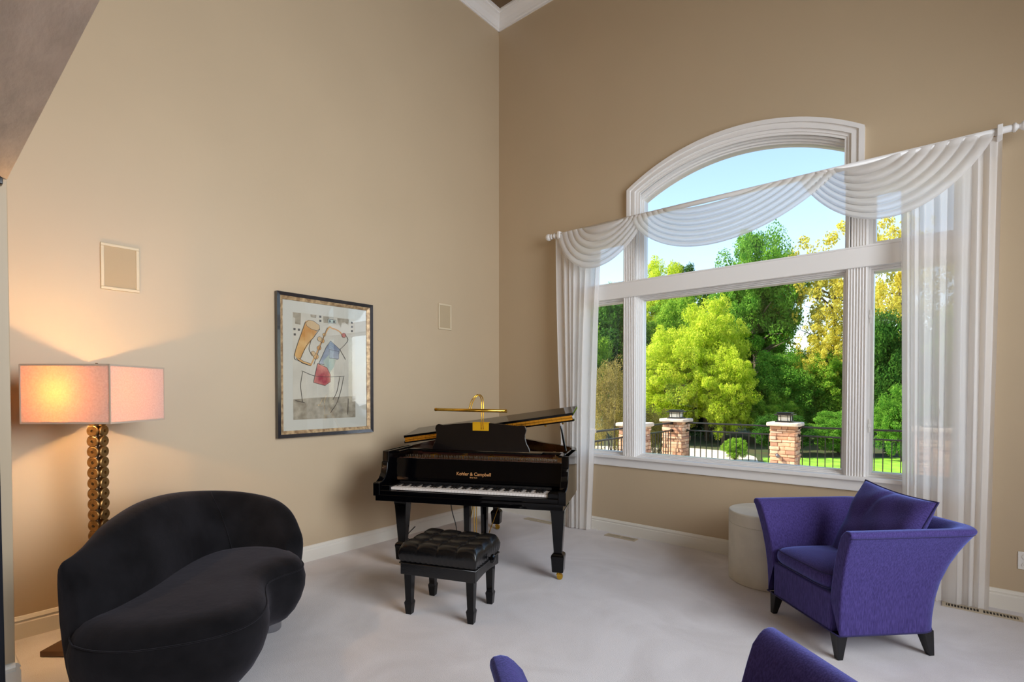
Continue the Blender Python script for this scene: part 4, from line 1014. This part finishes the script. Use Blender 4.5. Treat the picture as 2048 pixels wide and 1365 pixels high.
def tree(kind, x, y, rx, z0, z1, label, trunk=.12, bush=False, rot=None, group='trees beyond the deck', bare=False):
    t = thing('shrub' if bush else NAMES[kind][0], label, 'shrub' if bush else 'tree', (x, y, -1.15), 0, group)
    o = bpy.data.objects.new('foliage', CR[kind]); COL.objects.link(o); o.parent = t
    h = (z1-z0)/2; o.location = (0, 0, z0+h+1.15); o.scale = (rx, rx, h); o.rotation_euler = (0, 0, random.uniform(0, 6.28) if rot is None else rot)
    rnd = random.Random(int(abs(x)*100+abs(y)*10))
    b = MB(); zt = z0+h*1.1+1.15
    if bush:
        for k in range(6):
            a = k*1.05; b.tube([(0, 0, -.02), (math.cos(a)*rx*.2, math.sin(a)*rx*.2, zt*.4), (math.cos(a)*rx*.5, math.sin(a)*rx*.5, zt*.95)], [trunk*.3, trunk*.2, trunk*.08], 5)
        b.build('stem', M['bark'], t, smooth=True); return t
    P_ = [(0, 0, -.05), (rnd.uniform(-.1, .1), rnd.uniform(-.1, .1), zt*.35), (rnd.uniform(-.25, .25), rnd.uniform(-.2, .2), zt*.7), (rnd.uniform(-.3, .3), 0, zt)]
    b.tube(P_, [trunk, trunk*.85, trunk*.6, trunk*.2], 9)
    for k in range(14 if bare else 8):
        f = rnd.uniform(.45, .95); a = rnd.uniform(0, 6.28); base = Vector((0, 0, zt*f)); L = rx*rnd.uniform(.5, .9)
        e = base+Vector((math.cos(a)*L, math.sin(a)*L, L*rnd.uniform(.1, .7))); mid = (base+e)/2+Vector((0, 0, L*.12)); b.tube([base, mid, e], [trunk*.35, trunk*.22, trunk*.06], 6)
    b.build('trunk', M['bark'], t, smooth=True)
    return t
T = [  # kind, right (m), ahead (m), radius, crown bottom, crown top, trunk, bush, label
    ('dark', 6.3, 34, 3.6, 0.2, 7.8, .16, 0, 'teal green tree filling the narrow left window light above the olive shrub'),
    ('mid', 7.4, 38, 1.8, 3.0, 9.6, .14, 0, 'tree whose yellowish tip shows just above the transom in the narrow left window light'),
    ('olive', 3.5, 17.5, 1.2, -1.1, 3.05, .10, 1, 'tall olive brown shrub in the narrow left window light'),
    ('olive', 4.7, 17, .95, -1.1, 1.2, .10, 1, 'low olive brown shrub behind the corner pillar'),
    ('lime', 10.6, 37, 2.2, 4.5, 11.1, .18, 0, 'rounded yellow green treetop just above the transom at the left of the centre window'),
    ('dark', 12.6, 38, 1.3, 5.5, 11.1, .14, 0, 'small dark round treetop between the yellow green crown and the tall tree'),
    ('mid', 10.6, 33, 2.6, -.2, 8.3, .16, 0, 'yellow green tree under the transom at the left of the centre window'),
    ('dark', 13.6, 33, 2.6, -.5, 8.9, .2, 0, 'dark green tree crown just under the transom left of the tall tree'),
    ('lime', 7.9, 25.5, 2.2, -.6, 4.7, .12, 0, 'bright yellow green tree low at the left of the centre window'),
    ('lime', 10.1, 26.5, 2.2, -.6, 6.4, .12, 0, 'tallest bright yellow green feathery tree in the middle of the centre window'),
    ('lime', 9.9, 24.0, 1.6, -.9, 3.6, .10, 0, 'yellow green tree directly above the middle of the railing'),
    ('green', 13.9, 29.0, 2.7, 3.0, 10.9, .26, 0, 'tall green tree rising above the transom in the centre window'),
    ('green', 15.3, 31.5, 2.0, 2.4, 7.4, .20, 0, 'second trunked green tree close right of the tall tree'),
    ('gold', 17.0, 27, 2.7, 2.6, 10.2, .17, 0, 'sparse golden tree with bare branches right of the centre window'),
    ('gold', 15.8, 25.5, 1.7, 1.2, 5.6, .13, 0, 'sparse golden green tree low beside the right fluted post'),
    ('mid', 17.4, 30, 2.6, -.6, 4.4, .15, 0, 'mid green tree under the golden branches'),
    ('mid', 12.3, 24.5, 1.4, -1.1, 1.5, .10, 1, 'mid green bush left of the lawn pillar lantern'),
    ('green', 13.4, 26, 2.2, -1.1, 3.7, .14, 1, 'broad green bush behind the spotlight pillar'),
    ('mid', 16.0, 25.5, 2.2, -1.1, 3.6, .14, 1, 'green bush beyond the lawn beside the right fluted post'),
    ('dark', 10.9, 20.6, 1.3, -1.1, .55, .10, 1, 'low dark green bush edging the lawn right of the spotlight pillar'),
    ('green', 13.2, 20.6, 1.3, -1.1, .75, .10, 1, 'low bright green bush edging the lawn by the right fluted post'),
    ('mid', 8.2, 18.8, .5, -1.1, -.25, .06, 1, 'small green bush growing behind the railing balusters by the path'),
    ('mid', 7.8, 28, 2.2, -1.1, 2.0, .14, 1, 'undergrowth bush behind the corner pillar lantern'),
    ('dark', 10.8, 28.5, 2.4, -1.1, 1.9, .14, 1, 'dark undergrowth bush behind the middle of the railing'),
    ('gold', 18.4, 24, 2.2, 2.2, 9.8, .15, 0, 'golden leaved tree at the top of the narrow right window light'),
    ('dark', 15.2, 20.5, 1.5, -1.1, 4.9, .14, 0, 'dark evergreen filling the narrow right window light'),
    ('green', 14.2, 18.6, 1.0, -1.1, 1.8, .10, 1, 'green bush at the foot of the evergreen in the right window light'),
    ('mid', 19.4, 22, 2.4, -.8, 5.6, .16, 0, 'green tree seen dimly through the left half of the right sheer curtain'),
    ('green', 23.5, 25, 2.8, -.8, 7.2, .16, 0, 'green tree seen dimly through the right half of the right sheer curtain'),
    ('mid', 3.4, 30, 2.6, -.8, 6.4, .16, 0, 'green tree seen dimly through the left sheer curtain'),
]
for kd, lat, dep, r_, z0, z1, tk, bu, lb in T:
    x, y = W(lat, dep); tree(kd, x, y, r_, z0, z1, lb, tk, bool(bu), bare=(kd == 'gold'))
place = [(8, 44, 5.6, 'behind the left sheer curtain'), (12, 46, 6.0, 'behind the teal tree of the left window light'), (16, 45, 6.4, 'behind the bright yellow green trees'), (20, 46, 5.2, 'under the sky gap beside the tall tree'),
         (24, 44, 4.6, 'behind the golden trees'), (28, 43, 5.4, 'behind the evergreen of the right window light'), (32, 41, 6.0, 'behind the left half of the right sheer curtain'), (36, 40, 6.4, 'at the far right edge of the curtain')]
for i, (lat, dep, zt, wh) in enumerate(place):
    x, y = W(lat, dep); tree('dark' if i % 2 else 'mid', x, y, 3.0, -1.2, zt, 'distant green tree in the wooded background '+wh, .2, group='distant background trees')
